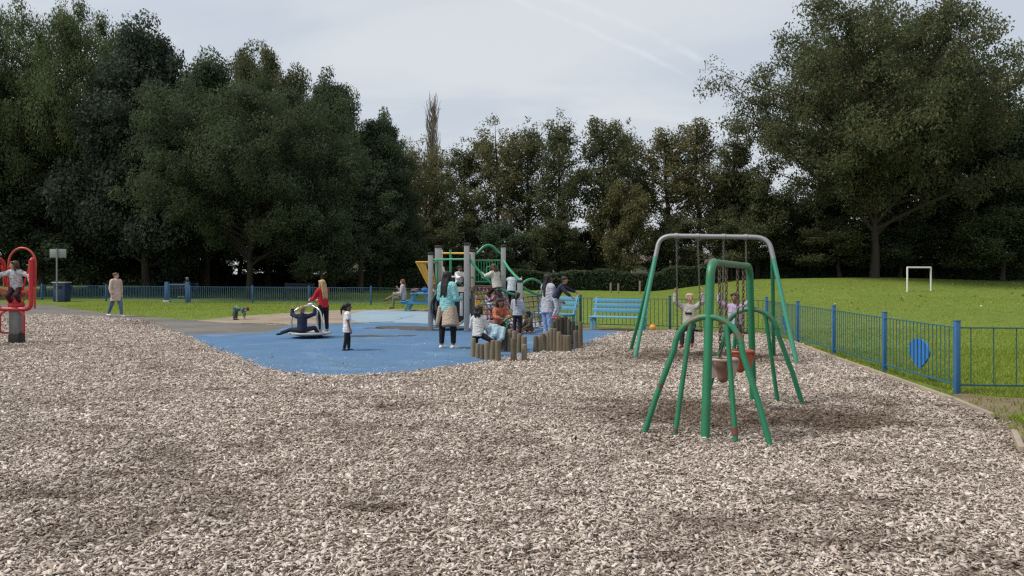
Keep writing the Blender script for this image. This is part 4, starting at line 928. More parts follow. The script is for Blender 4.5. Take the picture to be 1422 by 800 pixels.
# rope net ramp
nm_ = MB(); c00, c10, c01, c11 = P3 + Vector((.12, .15, 1.2)), P5 + Vector((-.08, -.35, 1.2)), Vector((-.35, 19.5, .05)), Vector((.62, 20.0, .05))
def net(u, v): p = c00.lerp(c10, u).lerp(c01.lerp(c11, u), v); return p - UPZ(.22 * math.sin(math.pi * v))
for i in range(9): nm_.tube([net(i / 8, k / 12) for k in range(13)], .017, 6)
for k in range(13): nm_.tube([net(i / 8, k / 12) for i in range(9)], .017, 6)
nm_.build('rope_net', M_ROPE, cf)
nm_ = MB(); n0, n1, n2, n3 = P6 + Vector((-.05, 0, .95)), P7 + Vector((0, 0, .95)), P6 + Vector((.05, -.3, .10)), P7 + Vector((.05, -.6, .1))
def net2(u, v): return n0.lerp(n1, u).lerp(n2.lerp(n3, u), v)
for i in range(7): nm_.tube([net2(i / 6, k / 6) for k in range(7)], .016, 6)
for k in range(7): nm_.tube([net2(i / 6, k / 6) for i in range(7)], .016, 6)
nm_.build('rope_net', M_ROPE, cf)
# round grey play tunnel under the deck
tc_ = Vector((-1.72, 21.2, .66)); m = MB(); prof = []; seg = 28
for (r_, yy) in ((.50, -.25), (.54, -.28), (.56, -.22), (.56, .75), (.50, .75)):
    prof.append([tc_ + Vector((r_ * math.cos(2 * math.pi * k / seg), yy, r_ * math.sin(2 * math.pi * k / seg))) for k in range(seg)])
vs = [p for ring in prof for p in ring]; fs = [(i * seg + k, i * seg + (k + 1) % seg, ((i + 1) % 5) * seg + (k + 1) % seg, ((i + 1) % 5) * seg + k) for i in range(5) for k in range(seg)]
m.add(vs, fs); m.build('tunnel', M_TUN, cf)
MB().box(tc_ + Vector((0, .5, 0)), (.9, .03, .9)).build('tunnel_back', M_TUN, cf)
m = MB(); m.box(P3 + Vector((-.16, .25, .75)), (.09, .04, .62), None, .01); m.build('side_strip', M_CWHT, cf)
for a_, b_ in ((P1, P3),): rail(P1 + UPZ(.18), P3 + UPZ(.18), .02, M_CPOST)
# green tube rail of a small see-saw seat beside the left-hand logs
x, y = g(690, 487); y += .5
gs = empty('tube_rail', (x, y + .1, 0), 'bent green tube rail standing behind the left-hand log group', 'tube rail')
def q_(px, py, dd=15.6): return at(px, py, dd)
MB().tube(bend([q_(674, 468), q_(690, 458.5), q_(704, 457), q_(705, 441), q_(700, 446)], .06), .022, 10).build('rail', M_CGRN, gs)
MB().tube([q_(690, 458.5), Vector((q_(690, 458).x, 15.6, 0))], .022, 8).build('leg', M_CGRN, gs); MB().tube([q_(704, 457), Vector((q_(704, 457).x, 15.6, 0))], .022, 8).build('leg', M_CGRN, gs)

# ------------------------------------------------------------------ far houses and vehicles glimpsed through the trees
M_BRICK = m_flat('brick', (.22, .11, .075), (.30, .16, .11), 2, (.36, .3, .26), fs=14); M_ROOF = paint('roof_tile', (.10, .07, .06), .8); M_REND = paint('render_pale', (.33, .33, .31), .8)
M_GLASS = paint('window_glass', (.12, .15, .18), .1, var=.1); M_FRAME = paint('white_frame', (.7, .7, .7), .5)
def house(label, c, w, dp, h, mat, wins):
    o = empty('house', c, label, 'house', None); x, y, z = c
    MB().box((x, y, z + h / 2 - .5), (w, dp, h + 1)).build('wall', mat, o)
    m = MB(); e = .4; A = [(x - w / 2 - e, y - dp / 2 - e, z + h), (x + w / 2 + e, y - dp / 2 - e, z + h), (x + w / 2 + e, y + dp / 2 + e, z + h), (x - w / 2 - e, y + dp / 2 + e, z + h), (x - w / 2, y, z + h * 1.5), (x + w / 2, y, z + h * 1.5)]
    m.add(A, [(0, 1, 5, 4), (2, 3, 4, 5), (0, 4, 3), (1, 2, 5), (0, 3, 2, 1)]); m.build('roof', M_ROOF, o, smooth=False)
    for (wx, wz, ww, wh) in wins:
        f = MB().box((x + wx, y - dp / 2 - .02, z + wz), (ww + .25, .12, wh + .25)).build('window', M_FRAME, o); q = MB().box((x + wx, y - dp / 2 - .09, z + wz), (ww, .03, wh)); q.build('pane', M_GLASS, f, world=False).data.transform(Matrix.Translation(-Vector(o.location)))
p = at(1302, 386, 98); house('brick house with white windows glimpsed behind the goal', (p.x, 98, 1.0), 8, 7, 2.6, M_BRICK, [(-1.7, 1.2, 1.7, 1.5), (1.9, 1.2, 1.0, 1.4)])
p = at(500, 380, 104); house('pale rendered house glimpsed between the trunks of the left wood', (p.x, 104, .4), 9, 7, 2.8, M_REND, [(-2.5, 1.4, 1.4, 1.3), (1.5, 1.4, 1.4, 1.3)])
p = at(830, 370, 100); house('long low pale building glimpsed between the middle trunks', (p.x, 100, .3), 34, 6, 2.6, M_REND, [(-13 + 4 * k, 1.3, 1.8, .9) for k in range(7)])
p = at(1243, 383, 84); vn = empty('parked_van', (p.x, 84, gz(p.x, 84)), 'white van roof showing above the crest beside the brick house', 'van'); z0 = gz(p.x, 84)
m = MB(); m.box((p.x, 84, z0 + 1.15), (4.6, 1.9, 1.5), None, .18); m.build('body', M_FRAME, vn); m = MB(); m.box((p.x - 1.55, 84 - .93, z0 + 1.45), (.9, .08, .5), None, .02); m.build('window', M_GLASS, vn)
for s in (-1.4, 1.4):
    m = MB(); m.lathe([(.30, -.1), (.34, -.08), (.34, .08), (.30, .1)], (p.x + s, 84 - .86, z0 + .36), 18, Matrix.Rotation(R(90), 3, 'X')); m.build('wheel', M_BLK, vn)

# ------------------------------------------------------------------ people
S_FAIR = skin('skin_fair', (.52, .30, .22)); S_TAN = skin('skin_tan', (.36, .19, .12)); S_BRN = skin('skin_brown', (.20, .10, .065))
H_BLK = hairm('hair_black', (.012, .010, .010)); H_BRN = hairm('hair_brown', (.07, .038, .022)); H_BLD = hairm('hair_blond', (.42, .28, .13)); H_FAIR = hairm('hair_fair', (.60, .48, .30)); H_RED = hairm('hair_auburn', (.14, .05, .025)); H_DBL = hairm('hair_dark_blond', (.24, .16, .08))
M_EYE = paint('eye_dark', (.02, .015, .012), .2, var=.05); M_LIP = skin('lip', (.35, .12, .10)); M_PRINT = cloth('print_black', (.02, .02, .02))
def remesh(mb, name, vox, smooth=3):
    me = bpy.data.meshes.new(name + '_src'); me.from_pydata(mb.v, [], mb.f); me.update()
    o = bpy.data.objects.new(name + '_src', me); COL.objects.link(o)
    r = o.modifiers.new('r', 'REMESH'); r.mode = 'VOXEL'; r.voxel_size = vox
    s = o.modifiers.new('s', 'SMOOTH'); s.factor = .5; s.iterations = smooth
    dg = bpy.context.evaluated_depsgraph_get(); out = bpy.data.meshes.new_from_object(o.evaluated_get(dg), depsgraph=dg)
    bpy.data.objects.remove(o, do_unlink=True); bpy.data.meshes.remove(me)
    out.name = name; out.polygons.foreach_set('use_smooth', [True] * len(out.polygons)); out.materials.clear()
    return out
DOWN = (0, 0, -1)
def person(label, loc, yaw, h, pose, look, group=None, vox=.010):
    """local frame: +X = the person's left, -Y = forward; yaw 0 faces the camera side, +90 faces right"""
    hs = look.get('head', .135) * h; kid = look.get('kid', 0.0)
    V3 = lambda o, f, u, s=1: Vector((s * o, -f, u))
    leg = (.245 - .03 * kid) * h; tor = .30 * h * (1 - .02 * kid); ua = .165 * h; fa = .14 * h; hand = .062 * h
    hip = .052 * h; shw = (.108 - .004 * kid) * h * look.get('wide', 1.0); fat = look.get('fat', 1.0) * (1 + .12 * kid)
    lean = V3(*pose.get('lean', (0, 0, 1))).normalized(); side = Vector((1, 0, 0)); fwd = side.cross(lean) * -1
    if fwd.y > 0 and abs(lean.z) > .3: fwd = -fwd
    fwd = (Vector((0, -1, 0)) - lean * lean.dot(Vector((0, -1, 0)))); fwd = fwd.normalized() if fwd.length > .05 else Vector((0, 0, -1))
    P = Vector((0, 0, 0)); Cc = P + lean * tor; neck = Cc + lean * (.045 * h)
    J = {}
    for s, n in ((1, 'L'), (-1, 'R')):
        th, sh_ = pose.get('leg' + n, ((.06, 0, -1), (0, 0, -1))); hj = P + side * (hip * s); kn = hj + V3(*th, s).normalized() * leg; an = kn + V3(*sh_, s).normalized() * (leg * .96)
        u_, f_ = pose.get('arm' + n, ((.18, 0, -1), (.05, .12, -1))); sj = Cc + side * (shw * s) - lean * (.012 * h); el = sj + V3(*u_, s).normalized() * ua; wr = el + V3(*f_, s).normalized() * fa
        ft = V3(*pose.get('foot' + n, (.12, 1, -.05)), s).normalized(); J[n] = (hj, kn, an, sj, el, wr, ft)
    # ground the figure
    if 'seat' in pose: dz = pose['seat'] + .062 * h * fat
    else: dz = .035 * h - min(J['L'][2].z, J['R'][2].z)
    base = pose.get('ground', 0)
    sh = Vector((0, 0, dz + base)); P, Cc, neck = P + sh, Cc + sh, neck + sh
    for n in J: J[n] = tuple(p + sh for p in J[n][:6]) + (J[n][6],)
    B = MB(); fl = [(fwd, .72)]
    B.capsule(P - side * hip * .5, P + side * hip * .5, .062 * h * fat, .062 * h * fat, fl); B.capsule(P, P.lerp(Cc, .55), .075 * h * fat, .070 * h * fat, [(side, 1.08), (fwd, .78)]); B.capsule(P.lerp(Cc, .5), Cc - lean * .03 * h, .072 * h * fat, .078 * h, [(side, 1.12), (fwd, .78)])
    B.capsule(Cc - side * shw * .8, Cc + side * shw * .8, .038 * h, .038 * h); B.capsule(Cc, neck + lean * .02 * h, .032 * h, .028 * h)
    for s, n in ((1, 'L'), (-1, 'R')):
        hj, kn, an, sj, el, wr, ft = J[n]
        B.capsule(hj, kn, .050 * h * fat, .034 * h * (.6 + .4 * fat)); B.capsule(kn, kn.lerp(an, .35), .033 * h, .033 * h * (.7 + .3 * fat)); B.capsule(kn.lerp(an, .3), an, .033 * h, .019 * h)
        B.capsule(an + Vector((0, 0, -.012 * h)), an + ft * .085 * h + Vector((0, 0, -.015 * h)), .021 * h, .016 * h)
        B.capsule(sj, el, .030 * h * (.6 + .4 * fat), .022 * h); B.capsule(el, wr, .022 * h, .0155 * h)
        # hand: palm, four bent fingers of unequal length, a thumb from the side
        dirn = (wr - el).normalized(); cv = pose.get('palm' + n); pn = V3(*cv, s) if cv else -side * s
        pn = (pn - dirn * pn.dot(dirn)); pn = pn.normalized() if pn.length > .05 else dirn.orthogonal().normalized(); ac = dirn.cross(pn).normalized(); th_s = 1 if ac.dot(fwd) > 0 else -1
        B.capsule(wr - dirn * .01 * h, wr + dirn * hand * .9, .014 * h, .020 * h, [(pn, .6)]); curl = pose.get('curl', .5)
        for k in range(4):
            rt = wr + dirn * hand * .85 + ac * (th_s * (.75 - .5 * k) * .022 * h); l1 = hand * (.42, .48, .45, .36)[k]; d1 = (dirn + pn * curl * .6).normalized(); d2 = (dirn + pn * curl * 1.8).normalized()
            B.capsule(rt, rt + d1 * l1, .0062 * h, .0056 * h, None, True, True, 8); B.capsule(rt + d1 * l1, rt + d1 * l1 + d2 * l1 * .9, .0056 * h, .0048 * h, None, True, True, 8)
        tb = wr + dirn * hand * .25 + ac * (th_s * .017 * h); td = (dirn * .8 + ac * th_s * .8 + pn * .3).normalized(); B.capsule(tb, tb + td * hand * .5, .0075 * h, .006 * h, None, True, True, 8); B.capsule(tb + td * hand * .5, tb + (td + dirn * .8).normalized() * hand * .35 + td * hand * .5, .006 * h, .005 * h, None, True, True, 8)
    # head
    up = (lean * .5 + V3(*pose.get('head_up', (0, 0, 1)))).normalized() if 'head_up' not in pose else V3(*pose['head_up']).normalized()
    hy = R(pose.get('head_yaw', 0)); f0 = Vector((math.sin(hy), -math.cos(hy), pose.get('head_pitch', 0))); f0 = (f0 - up * f0.dot(up)).normalized(); s0 = up.cross(f0).normalized()
    Hc = neck + up * hs * .50 + f0 * hs * .06; M = Matrix((s0, f0, up)).transposed(); hp = lambda a, b, c: Hc + M @ Vector((a, b, c)) * hs
    B.capsule(neck - lean * .02 * h, hp(0, -.06, -.15), .028 * h, .030 * h); B.ball(hp(0, -.05, .12), M.to_3x3() and Vector((.355, .43, .375)) * hs, M, 20, 14); B.capsule(hp(0, .06, .02), hp(0, .19, -.33), .30 * hs, .17 * hs, [(s0, .95)])
    B.capsule(hp(0, .36, .06), hp(0, .455, -.09), .035 * hs, .062 * hs); B.capsule(hp(-.09, .345, -.235), hp(.09, .345, -.235), .045 * hs, .045 * hs)
    for s in (-1, 1): B.capsule(hp(.345 * s, -.04, .05), hp(.36 * s, -.06, -.09), .055 * hs, .04 * hs, [(s0, .5)]); B.ball(hp(.15 * s, .31, -.06), .10 * hs, None, 10, 7)
    name = 'person'
    body = link(name, remesh(B, 'person_body', vox), look['skin']); tag(body, label, 'person', group); body.location = loc; body.rotation_euler = (0, 0, R(yaw))
    def part(mb, nm, mat, v=None, sm=3): return link(nm, remesh(mb, nm, v or vox * 1.15, sm), mat, body)
    def raw(mb, nm, mat): return link(nm, mb.mesh(nm), mat, body)
    for s in (-1, 1):
        e = MB(); e.ball(hp(.15 * s, .375, .03), (.055 * hs, .055 * hs, .04 * hs), None, 10, 7); raw(e, 'eye', M_EYE)
    e = MB(); e.capsule(hp(-.085, .385, -.235), hp(.085, .385, -.235), .02 * hs, .02 * hs); raw(e, 'mouth', M_LIP)
    # hair
    hm = look.get('hair'); st = look.get('hair_style', 'short')
    if hm is not None:
        q = MB(); q.ball(hp(0, -.10, .17), Vector((.395, .435, .385)) * hs, M, 20, 14); q.capsule(hp(0, -.22, .1), hp(0, -.27, -.18), .33 * hs, .24 * hs)
        q.capsule(hp(-.24, .22, .34), hp(.24, .22, .34), .13 * hs, .13 * hs)
        if st in ('long', 'shoulder', 'bob'):
            ln = {'long': 1.75, 'shoulder': 1.0, 'bob': .55}[st]
            for s in (-1, 1):
                q.capsule(hp(.30 * s, -.02, .15), hp(.35 * s, .0, -.30), .13 * hs, .12 * hs)
                if st != 'bob': q.capsule(hp(.33 * s, -.03, -.25), hp(.36 * s, -.02, -.25) - lean * hs * ln * .62, .12 * hs, .07 * hs)
            bk = -fwd
            for k in range(5):
                a_ = hp(-.24 + .12 * k, -.30, .0); b_ = Cc + bk * (.085 * h) + side * (.022 * h * (k - 2)) - lean * (hs * (ln - .75)); q.capsule(a_, a_.lerp(b_, .5), .15 * hs, .15 * hs); q.capsule(a_.lerp(b_, .5), b_ - bk * .012 * h + side * (.006 * h * math.sin(k * 2.3)) - lean * (hs * .12 * math.sin(k * 1.9)), .15 * hs, .075 * hs)
        if st == 'ponytail':
            a_ = hp(0, -.50, .12); b_ = hp(0, -.66, -.2); q.capsule(a_, b_, .13 * hs, .15 * hs); q.capsule(b_, b_ - up * hs * look.get('tail', .75) + f0 * hs * -.02, .15 * hs, .06 * hs)
        if st == 'bun': q.ball(hp(0, -.52, .25), .19 * hs, None, 12, 8)
        part(q, 'hair', hm, vox * 1.1, 2)
    # clothes
    def sleeve(q, n, frac, ex):
        hj, kn, an, sj, el, wr, ft = J[n]; q.ball(sj, .030 * h + ex * 1.1, None, 12, 8)
        if frac <= 1: q.capsule(sj, sj.lerp(el, frac), .030 * h + ex * 1.1, .026 * h + ex * 1.4, None, True, False)
        else: q.capsule(sj, el, .030 * h + ex * 1.1, .024 * h + ex * 1.1); q.capsule(el, el.lerp(wr, frac - 1), .025 * h + ex * 1.1, .0175 * h + ex * .9, None, True, False)
    tp = look.get('top')
    if tp:
        ex = tp.get('ex', .012 * h); q = MB(); lo = P + lean * tor * tp.get('hem', -.05)
        q.capsule(lo, P.lerp(Cc, .45), .078 * h * fat + ex * tp.get('flare', 1.2), .072 * h * fat + ex, [(side, 1.12), (fwd, .80)], False, True, 20); q.capsule(P.lerp(Cc, .4), Cc - lean * .03 * h, .073 * h * fat + ex, .079 * h + ex, [(side, 1.14), (fwd, .80)], True, True, 20)
        q.capsule(Cc - side * shw * .8, Cc + side * shw * .8, .038 * h + ex, .038 * h + ex); q.capsule(Cc, Cc + lean * .035 * h, .045 * h + ex * .5, .036 * h + ex * .4, None, True, False)
        for n in 'LR': sleeve(q, n, tp.get('sleeve', 1.95), ex)
        if tp.get('skirt'):
            mid = (J['L'][1] + J['R'][1]) / 2; q.capsule(P, P.lerp(mid, tp['skirt']), .088 * h * fat + ex, .098 * h * fat + ex, [(fwd, .85)], True, False, 20)
        if tp.get('hood'): q.capsule(Cc - fwd * .06 * h + lean * .02 * h - side * .04 * h, Cc - fwd * .06 * h + lean * .02 * h + side * .04 * h, .045 * h, .045 * h)
        part(q, tp.get('name', 'top'), tp['mat'])
        if tp.get('print'):
            e = MB(); c_ = P.lerp(Cc, .62) + fwd * (.0665 * h + ex * .9); e.box(c_, (.11 * h, .012 * h, .032 * h), None, .004); raw(e, 'shirt_print', M_PRINT)
    bt = look.get('bottom')
    if bt:
        ex = bt.get('ex', .007 * h); fr = bt.get('len', .95); q = MB(); q.capsule(P - side * hip * .5, P + side * hip * .5, .064 * h * fat + ex, .064 * h * fat + ex, [(fwd, .76)]); q.capsule(P, P + lean * .06 * h, .072 * h * fat + ex, .070 * h * fat + ex, [(fwd, .78)], True, False)
        for n in 'LR':
            hj, kn, an = J[n][:3]; q.capsule(hj, kn, .051 * h * fat + ex, .035 * h * (.6 + .4 * fat) + ex); q.capsule(kn, kn.lerp(an, fr), .035 * h + ex, .023 * h + ex * bt.get('flare', 1.3), None, True, False)
        part(q, bt.get('name', 'trousers'), bt['mat'])
    sm_ = look.get('shoe')
    if sm_:
        for n in 'LR':
            an, ft = J[n][2], J[n][6]; q = MB(); lo = Vector((0, 0, -.013 * h)); q.capsule(an + lo - ft * .018 * h, an + ft * .088 * h + lo - Vector((0, 0, .006 * h)), .026 * h, .022 * h, None, True, True, 14); q.capsule(an + lo, an + Vector((0, 0, .012 * h)), .026 * h, .023 * h, None, True, False)
            part(q, 'shoe', sm_, vox, 2)
    return body, J, P, Cc, fwd

C = cloth
STAND = ((.07, .03, -1), (.0, -.05, -1))
def T(m, **k): return dict(mat=m, **k)
# woman in teal with a beige coat round her waist
p_, J_, P_, C_, f_ = person('woman in a pale teal sweatshirt with a beige coat tied round her waist', (*g(621, 484.5), 0), 142, 1.66,
    dict(legL=((.10, -.05, -1), (0, -.05, -1)), legR=((.08, .16, -1), (.0, .0, -1)), armL=((.25, .1, -1), (-.25, .85, -.15)), armR=((.22, .15, -1), (-.3, .8, .0)), head_pitch=-.15, head_yaw=10, footL=(.3, 1, -.05)),
    dict(skin=S_TAN, hair=H_BRN if False else H_BLK, hair_style='long', fat=1.12, top=T(C('sweat_teal', (.24, .52, .53)), name='sweatshirt', ex=.024, hem=-.12), bottom=T(C('leggings_black', (.018, .018, .022)), name='leggings', len=.86), shoe=C('shoe_white', (.70, .70, .68), .08)))
q = MB(); h = 1.66
q.capsule(P_ + Vector((-.05, 0, .03)), P_ + Vector((-.12, .06, -.36)), .15, .185, [(f_, .75)], False, False, 20); q.capsule(P_ + Vector((.10, .10, .02)), P_ + Vector((.14, .15, -.30)), .06, .045, None, True, True); q.capsule(P_ + Vector((-.14, -.06, .03)), P_ + Vector((-.20, -.12, -.40)), .055, .04)
link('tied_coat', remesh(q, 'tied_coat', .013, 3), C('coat_beige', (.42, .33, .25)), p_)
# woman walking left
person('woman in a long beige padded coat and jeans walking on the asphalt path', (*g(161, 440), 0), 62, 1.66,
    dict(legL=((.04, .32, -1), (.02, .12, -1)), legR=((.04, -.30, -1), (0, -.55, -1)), armL=((.30, -.22, -1), (0, .12, -1)), armR=((.30, .15, -1), (0, .35, -1)), head_yaw=15),
    dict(skin=S_FAIR, hair=H_BRN, hair_style='bun', fat=1.15, top=T(C('coat_padded', (.56, .43, .37)), name='padded_coat', ex=.014, skirt=.62, sleeve=1.9), bottom=T(C('jeans_blue', (.10, .17, .26)), name='jeans', len=.93), shoe=C('shoe_white', (.70, .70, .68), .08)), vox=.012)
# small girl in white
person('small dark-haired girl in a white t-shirt and black leggings walking on the blue surface', (*g(482, 487.5), 0), 108, 1.0,
    dict(legL=((.05, .18, -1), (0, .0, -1)), legR=((.05, -.12, -1), (0, -.2, -1)), armL=((.15, -.12, -1), (.05, .1, -1)), armR=((.15, .1, -1), (0, .25, -1))),
    dict(skin=S_BRN, head=.19, kid=.7, hair=H_BLK, hair_style='ponytail', tail=.6, top=T(C('tee_white', (.70, .68, .70), .06), sleeve=.62, ex=.02, hem=-.28, flare=1.5, name='t_shirt'), bottom=T(C('leggings_black', (.018, .018, .022)), name='leggings', len=.92), shoe=C('shoe_black', (.02, .02, .022))), vox=.007)
# girl in red and boy in navy on the roundabout
person('fair-haired girl in a red jacket standing on the roundabout', (rx + .30, ry + .10, .16), -128, 1.30,
    dict(legL=((.07, .05, -1), (0, -.02, -1)), legR=((.09, .02, -1), (.02, -.06, -1)), armL=((.1, .6, -.9), (-.1, 1, -.25)), armR=((.1, .5, -.9), (-.15, 1, -.2)), head_pitch=-.25, lean=(0, .10, 1)),
    dict(skin=S_FAIR, head=.155, kid=.4, hair=H_BLD, hair_style='long', top=T(C('jacket_red', (.48, .025, .04)), name='jacket', ex=.018, hem=-.12), bottom=T(C('trousers_black', (.015, .016, .022)), len=.97, ex=.012), shoe=C('shoe_grey', (.25, .24, .24))), vox=.008)
person('boy in a dark navy jacket sitting on the roundabout with his back turned', (rx - .10, ry - .38, .15), 172, 1.12,
    dict(seat=0.01, legR=((.55, .5, .12), (.5, .3, -.9)), legL=((1.0, .05, -.02), (1.0, -.25, -.36)), armL=((.9, .35, .25), (.05, .25, .95)), armR=((.75, .4, .30), (.05, .2, .95)), lean=(0, .02, 1), head_pitch=-.2, footL=(1, .3, -.1)),
    dict(skin=S_FAIR, head=.175, kid=.5, hair=H_DBL, hair_style='short', top=T(C('jacket_navy', (.022, .028, .06)), name='jacket', ex=.022, hem=-.08), bottom=T(C('trousers_dark', (.03, .032, .04)), len=.95, ex=.012), shoe=C('shoe_black', (.02, .02, .022))), vox=.008)
# toddler bending down on the path
person('toddler in a green and blue patterned suit bending over with hands to the ground', (*g(327, 444.5), .008), 92, .86,
    dict(legL=((.14, .10, -1), (.02, -.10, -1)), legR=((.14, -.12, -1), (.02, .0, -1)), lean=(0, 1, -.12), armL=((.08, .25, -1), (0, .1, -1)), armR=((.08, .45, -1), (0, .15, -1)), head_up=(0, 1, .15), head_pitch=-1),
    dict(skin=S_FAIR, head=.20, kid=1, hair=H_BRN, hair_style='short', fat=1.15, top=T(C('suit_pattern', (.05, .12, .13), pattern=[(.25, .36, .26), (.02, .03, .06)]), name='suit_top', ex=.02), bottom=T(C('suit_dark', (.05, .07, .09), pattern=[(.12, .2, .16)]), len=.9, ex=.016), shoe=C('shoe_black', (.02, .02, .022))), vox=.008)
# woman on the picnic bench
person('woman in a pale grey jacket sitting cross-legged on the picnic table bench', (tx - .70, ty - .35, 0), -88, 1.66,
    dict(seat=.44, legL=((.04, 1, .02), (.0, .08, -1)), legR=((-.02, 1, .30), (.02, .85, -.42)), armL=((.1, .2, -1), (-.25, 1, .0)), armR=((.15, .25, -1), (-.2, .6, .75)), head_pitch=-.05, lean=(0, .06, 1), footR=(0, 1, -.1)),
    dict(skin=S_FAIR, hair=H_RED, hair_style='shoulder', fat=1.15, top=T(C('jacket_grey', (.42, .38, .39), pattern=[(.30, .27, .29)]), name='jacket', ex=.03, hem=-.18), bottom=T(C('trousers_khaki', (.15, .15, .10)), len=.90), shoe=C('shoe_brown', (.10, .07, .05))), vox=.011)
# girl in the spinner
person('girl in a pale grey top leaning inside the red spinner frame', (sx - .03, sy + .05, 0), 8, 1.22,
    dict(ground=.86, legL=((.10, .75, -.55), (-.05, -.72, -.72)), legR=((.10, .72, -.6), (-.05, -.70, -.72)), lean=(.02, .26, 1), armL=((.85, .15, -.3), (.15, .2, -.8)), armR=((.85, .15, -.2), (.15, .2, -.8)), head_yaw=-58),
    dict(skin=S_FAIR, head=.165, kid=.4, hair=H_BRN, hair_style='shoulder', top=T(C('top_pale_grey', (.60, .61, .64), pattern=[(.34, .35, .4)]), name='sweater', ex=.022, hem=-.1), bottom=T(C('leggings_maroon', (.05, .02, .03)), name='leggings'), shoe=C('shoe_black', (.02, .02, .022))), vox=.009)
# seated child on the logs
person('black-haired child in a white top sitting on the front row of logs', (*g(664, 495.5), 0), 168, 1.05,
    dict(seat=.36, legL=((.15, .9, -.2), (.05, .05, -1)), legR=((.75, -.1, -.4), (.35, -.05, -1)), lean=(0, .08, 1), armL=((.3, .3, -.9), (-.1, .7, -.5)), armR=((.2, .3, -.9), (-.1, .7, -.5)), head_pitch=-.2, head_yaw=-14),
    dict(skin=S_BRN, head=.185, kid=.6, hair=H_BLK, hair_style='bob', top=T(C('top_white', (.60, .60, .60), .07), name='top', ex=.016, hem=-.12), bottom=T(C('trousers_black', (.015, .016, .022)), len=.8), shoe=C('shoe_pink', (.40, .13, .14))), vox=.008)
person('dark-haired child in an orange-red top sitting on the back row of logs', (*g(692, 486.4), 0), 25, 1.05,
    dict(seat=.47, legL=((.3, .9, -.1), (.0, .1, -1)), legR=((.3, .9, -.1), (.0, .1, -1)), lean=(0, .22, 1), armL=((.25, .6, -.7), (-.35, .8, -.1)), armR=((.25, .6, -.7), (-.35, .8, -.1)), head_pitch=-.3),
    dict(skin=S_BRN, head=.18, kid=.5, hair=H_BLK, hair_style='shoulder', top=T(C('top_orange', (.36, .09, .05), pattern=[(.44, .22, .14)]), name='top', ex=.02), bottom=T(C('trousers_plum', (.07, .03, .05)), len=.9), shoe=C('shoe_black', (.02, .02, .022))), vox=.009)
q = MB(); a_ = Vector((*g(680, 489), 0)); b_ = Vector((*g(699, 489), 0))
for k in range(7):
    t_ = k / 6; p0 = a_.lerp(b_, t_) + Vector((0, 0, .50 + .03 * math.sin(5 * t_))); q.capsule(p0, p0 + Vector((-.02 + .02 * math.sin(k * 2.1), -.12, -.20 - .04 * math.sin(k * 1.7))), .052, .045 + .012 * (k % 2), None, True, True, 10)
q.capsule(a_ + Vector((-.02, -.06, .50)), a_ + Vector((-.13, -.16, .30)), .055, .04)
o_ = link('pale_blue_coat', remesh(q, 'pale_blue_coat', .010, 2), C('coat_pale_blue', (.34, .48, .56))); tag(o_, 'pale blue coat draped over the logs beside the white-topped child', 'coat')
person('toddler in a yellow jacket with ginger hair standing beneath the climbing frame deck', (*g(661, 445.5), .01), 15, .90,
    dict(legL=STAND, legR=STAND, armL=((.3, .15, -1), (0, .3, -1)), armR=((.3, .15, -1), (0, .3, -1))),
    dict(skin=S_FAIR, head=.21, kid=1, hair=hairm('hair_ginger', (.42, .16, .05)), hair_style='short', fat=1.15, top=T(C('jacket_yellow', (.68, .42, .03)), name='jacket', ex=.03, hem=-.2), bottom=T(C('trousers_green', (.04, .07, .05)), len=.9), shoe=C('shoe_black', (.02, .02, .022))), vox=.010)
person('small child in a blue top half hidden behind the rope net', (*g(679, 445), .01), 30, .95,
    dict(legL=STAND, legR=STAND, armL=((.2, .1, -1), (0, .3, -1)), armR=((.2, .1, -1), (0, .3, -1))),
    dict(skin=S_FAIR, head=.20, kid=.9, hair=H_BRN, hair_style='short', top=T(C('top_blue', (.16, .30, .46), pattern=[(.6, .6, .62)]), name='top', ex=.022), bottom=T(C('trousers_grey', (.2, .2, .22)), len=.9), shoe=C('shoe_black', (.02, .02, .022))), vox=.010)
# children on the net
person('brown-haired girl in a cream jacket climbing the rope net to the deck', (-.40, 20.42, 0), 225, 1.25,
    dict(ground=.64, legL=((.15, .8, -.65), (.05, -.45, -1)), legR=((.12, .1, -1), (.0, -.2, -1)), lean=(.02, .28, 1), armL=((.35, .7, -.3), (0, .6, .5)), armR=((.3, .7, -.5), (0, .8, .3)), head_pitch=-.2, head_yaw=-30),
    dict(skin=S_FAIR, head=.165, kid=.4, hair=H_BRN, hair_style='bob', top=T(C('jacket_cream', (.55, .50, .44)), name='jacket', ex=.028, hem=-.1), bottom=T(C('leggings_plum', (.045, .02, .03)), name='leggings', len=.92), shoe=C('shoe_white', (.70, .70, .68), .08)), vox=.009)
person('child in a pink flowery dress crouching low on the rope net', (-.28, 20.05, 0), 215, 1.15,
    dict(ground=.30, legL=((.3, .95, -.1), (.05, -.5, -1)), legR=((.3, .9, -.3), (.05, -.4, -1)), lean=(0, .5, 1), armL=((.25, .8, -.3), (0, .7, .4)), armR=((.25, .8, -.3), (0, .7, .4)), head_pitch=-.2),
    dict(skin=S_TAN, head=.17, kid=.5, hair=H_BLK, hair_style='shoulder', top=T(C('dress_flowery', (.17, .06, .09), pattern=[(.50, .33, .34), (.05, .03, .05)]), name='dress', ex=.022, skirt=.6), bottom=T(C('leggings_plum', (.045, .02, .03)), name='leggings', len=.92), shoe=C('shoe_black', (.02, .02, .022))), vox=.009)
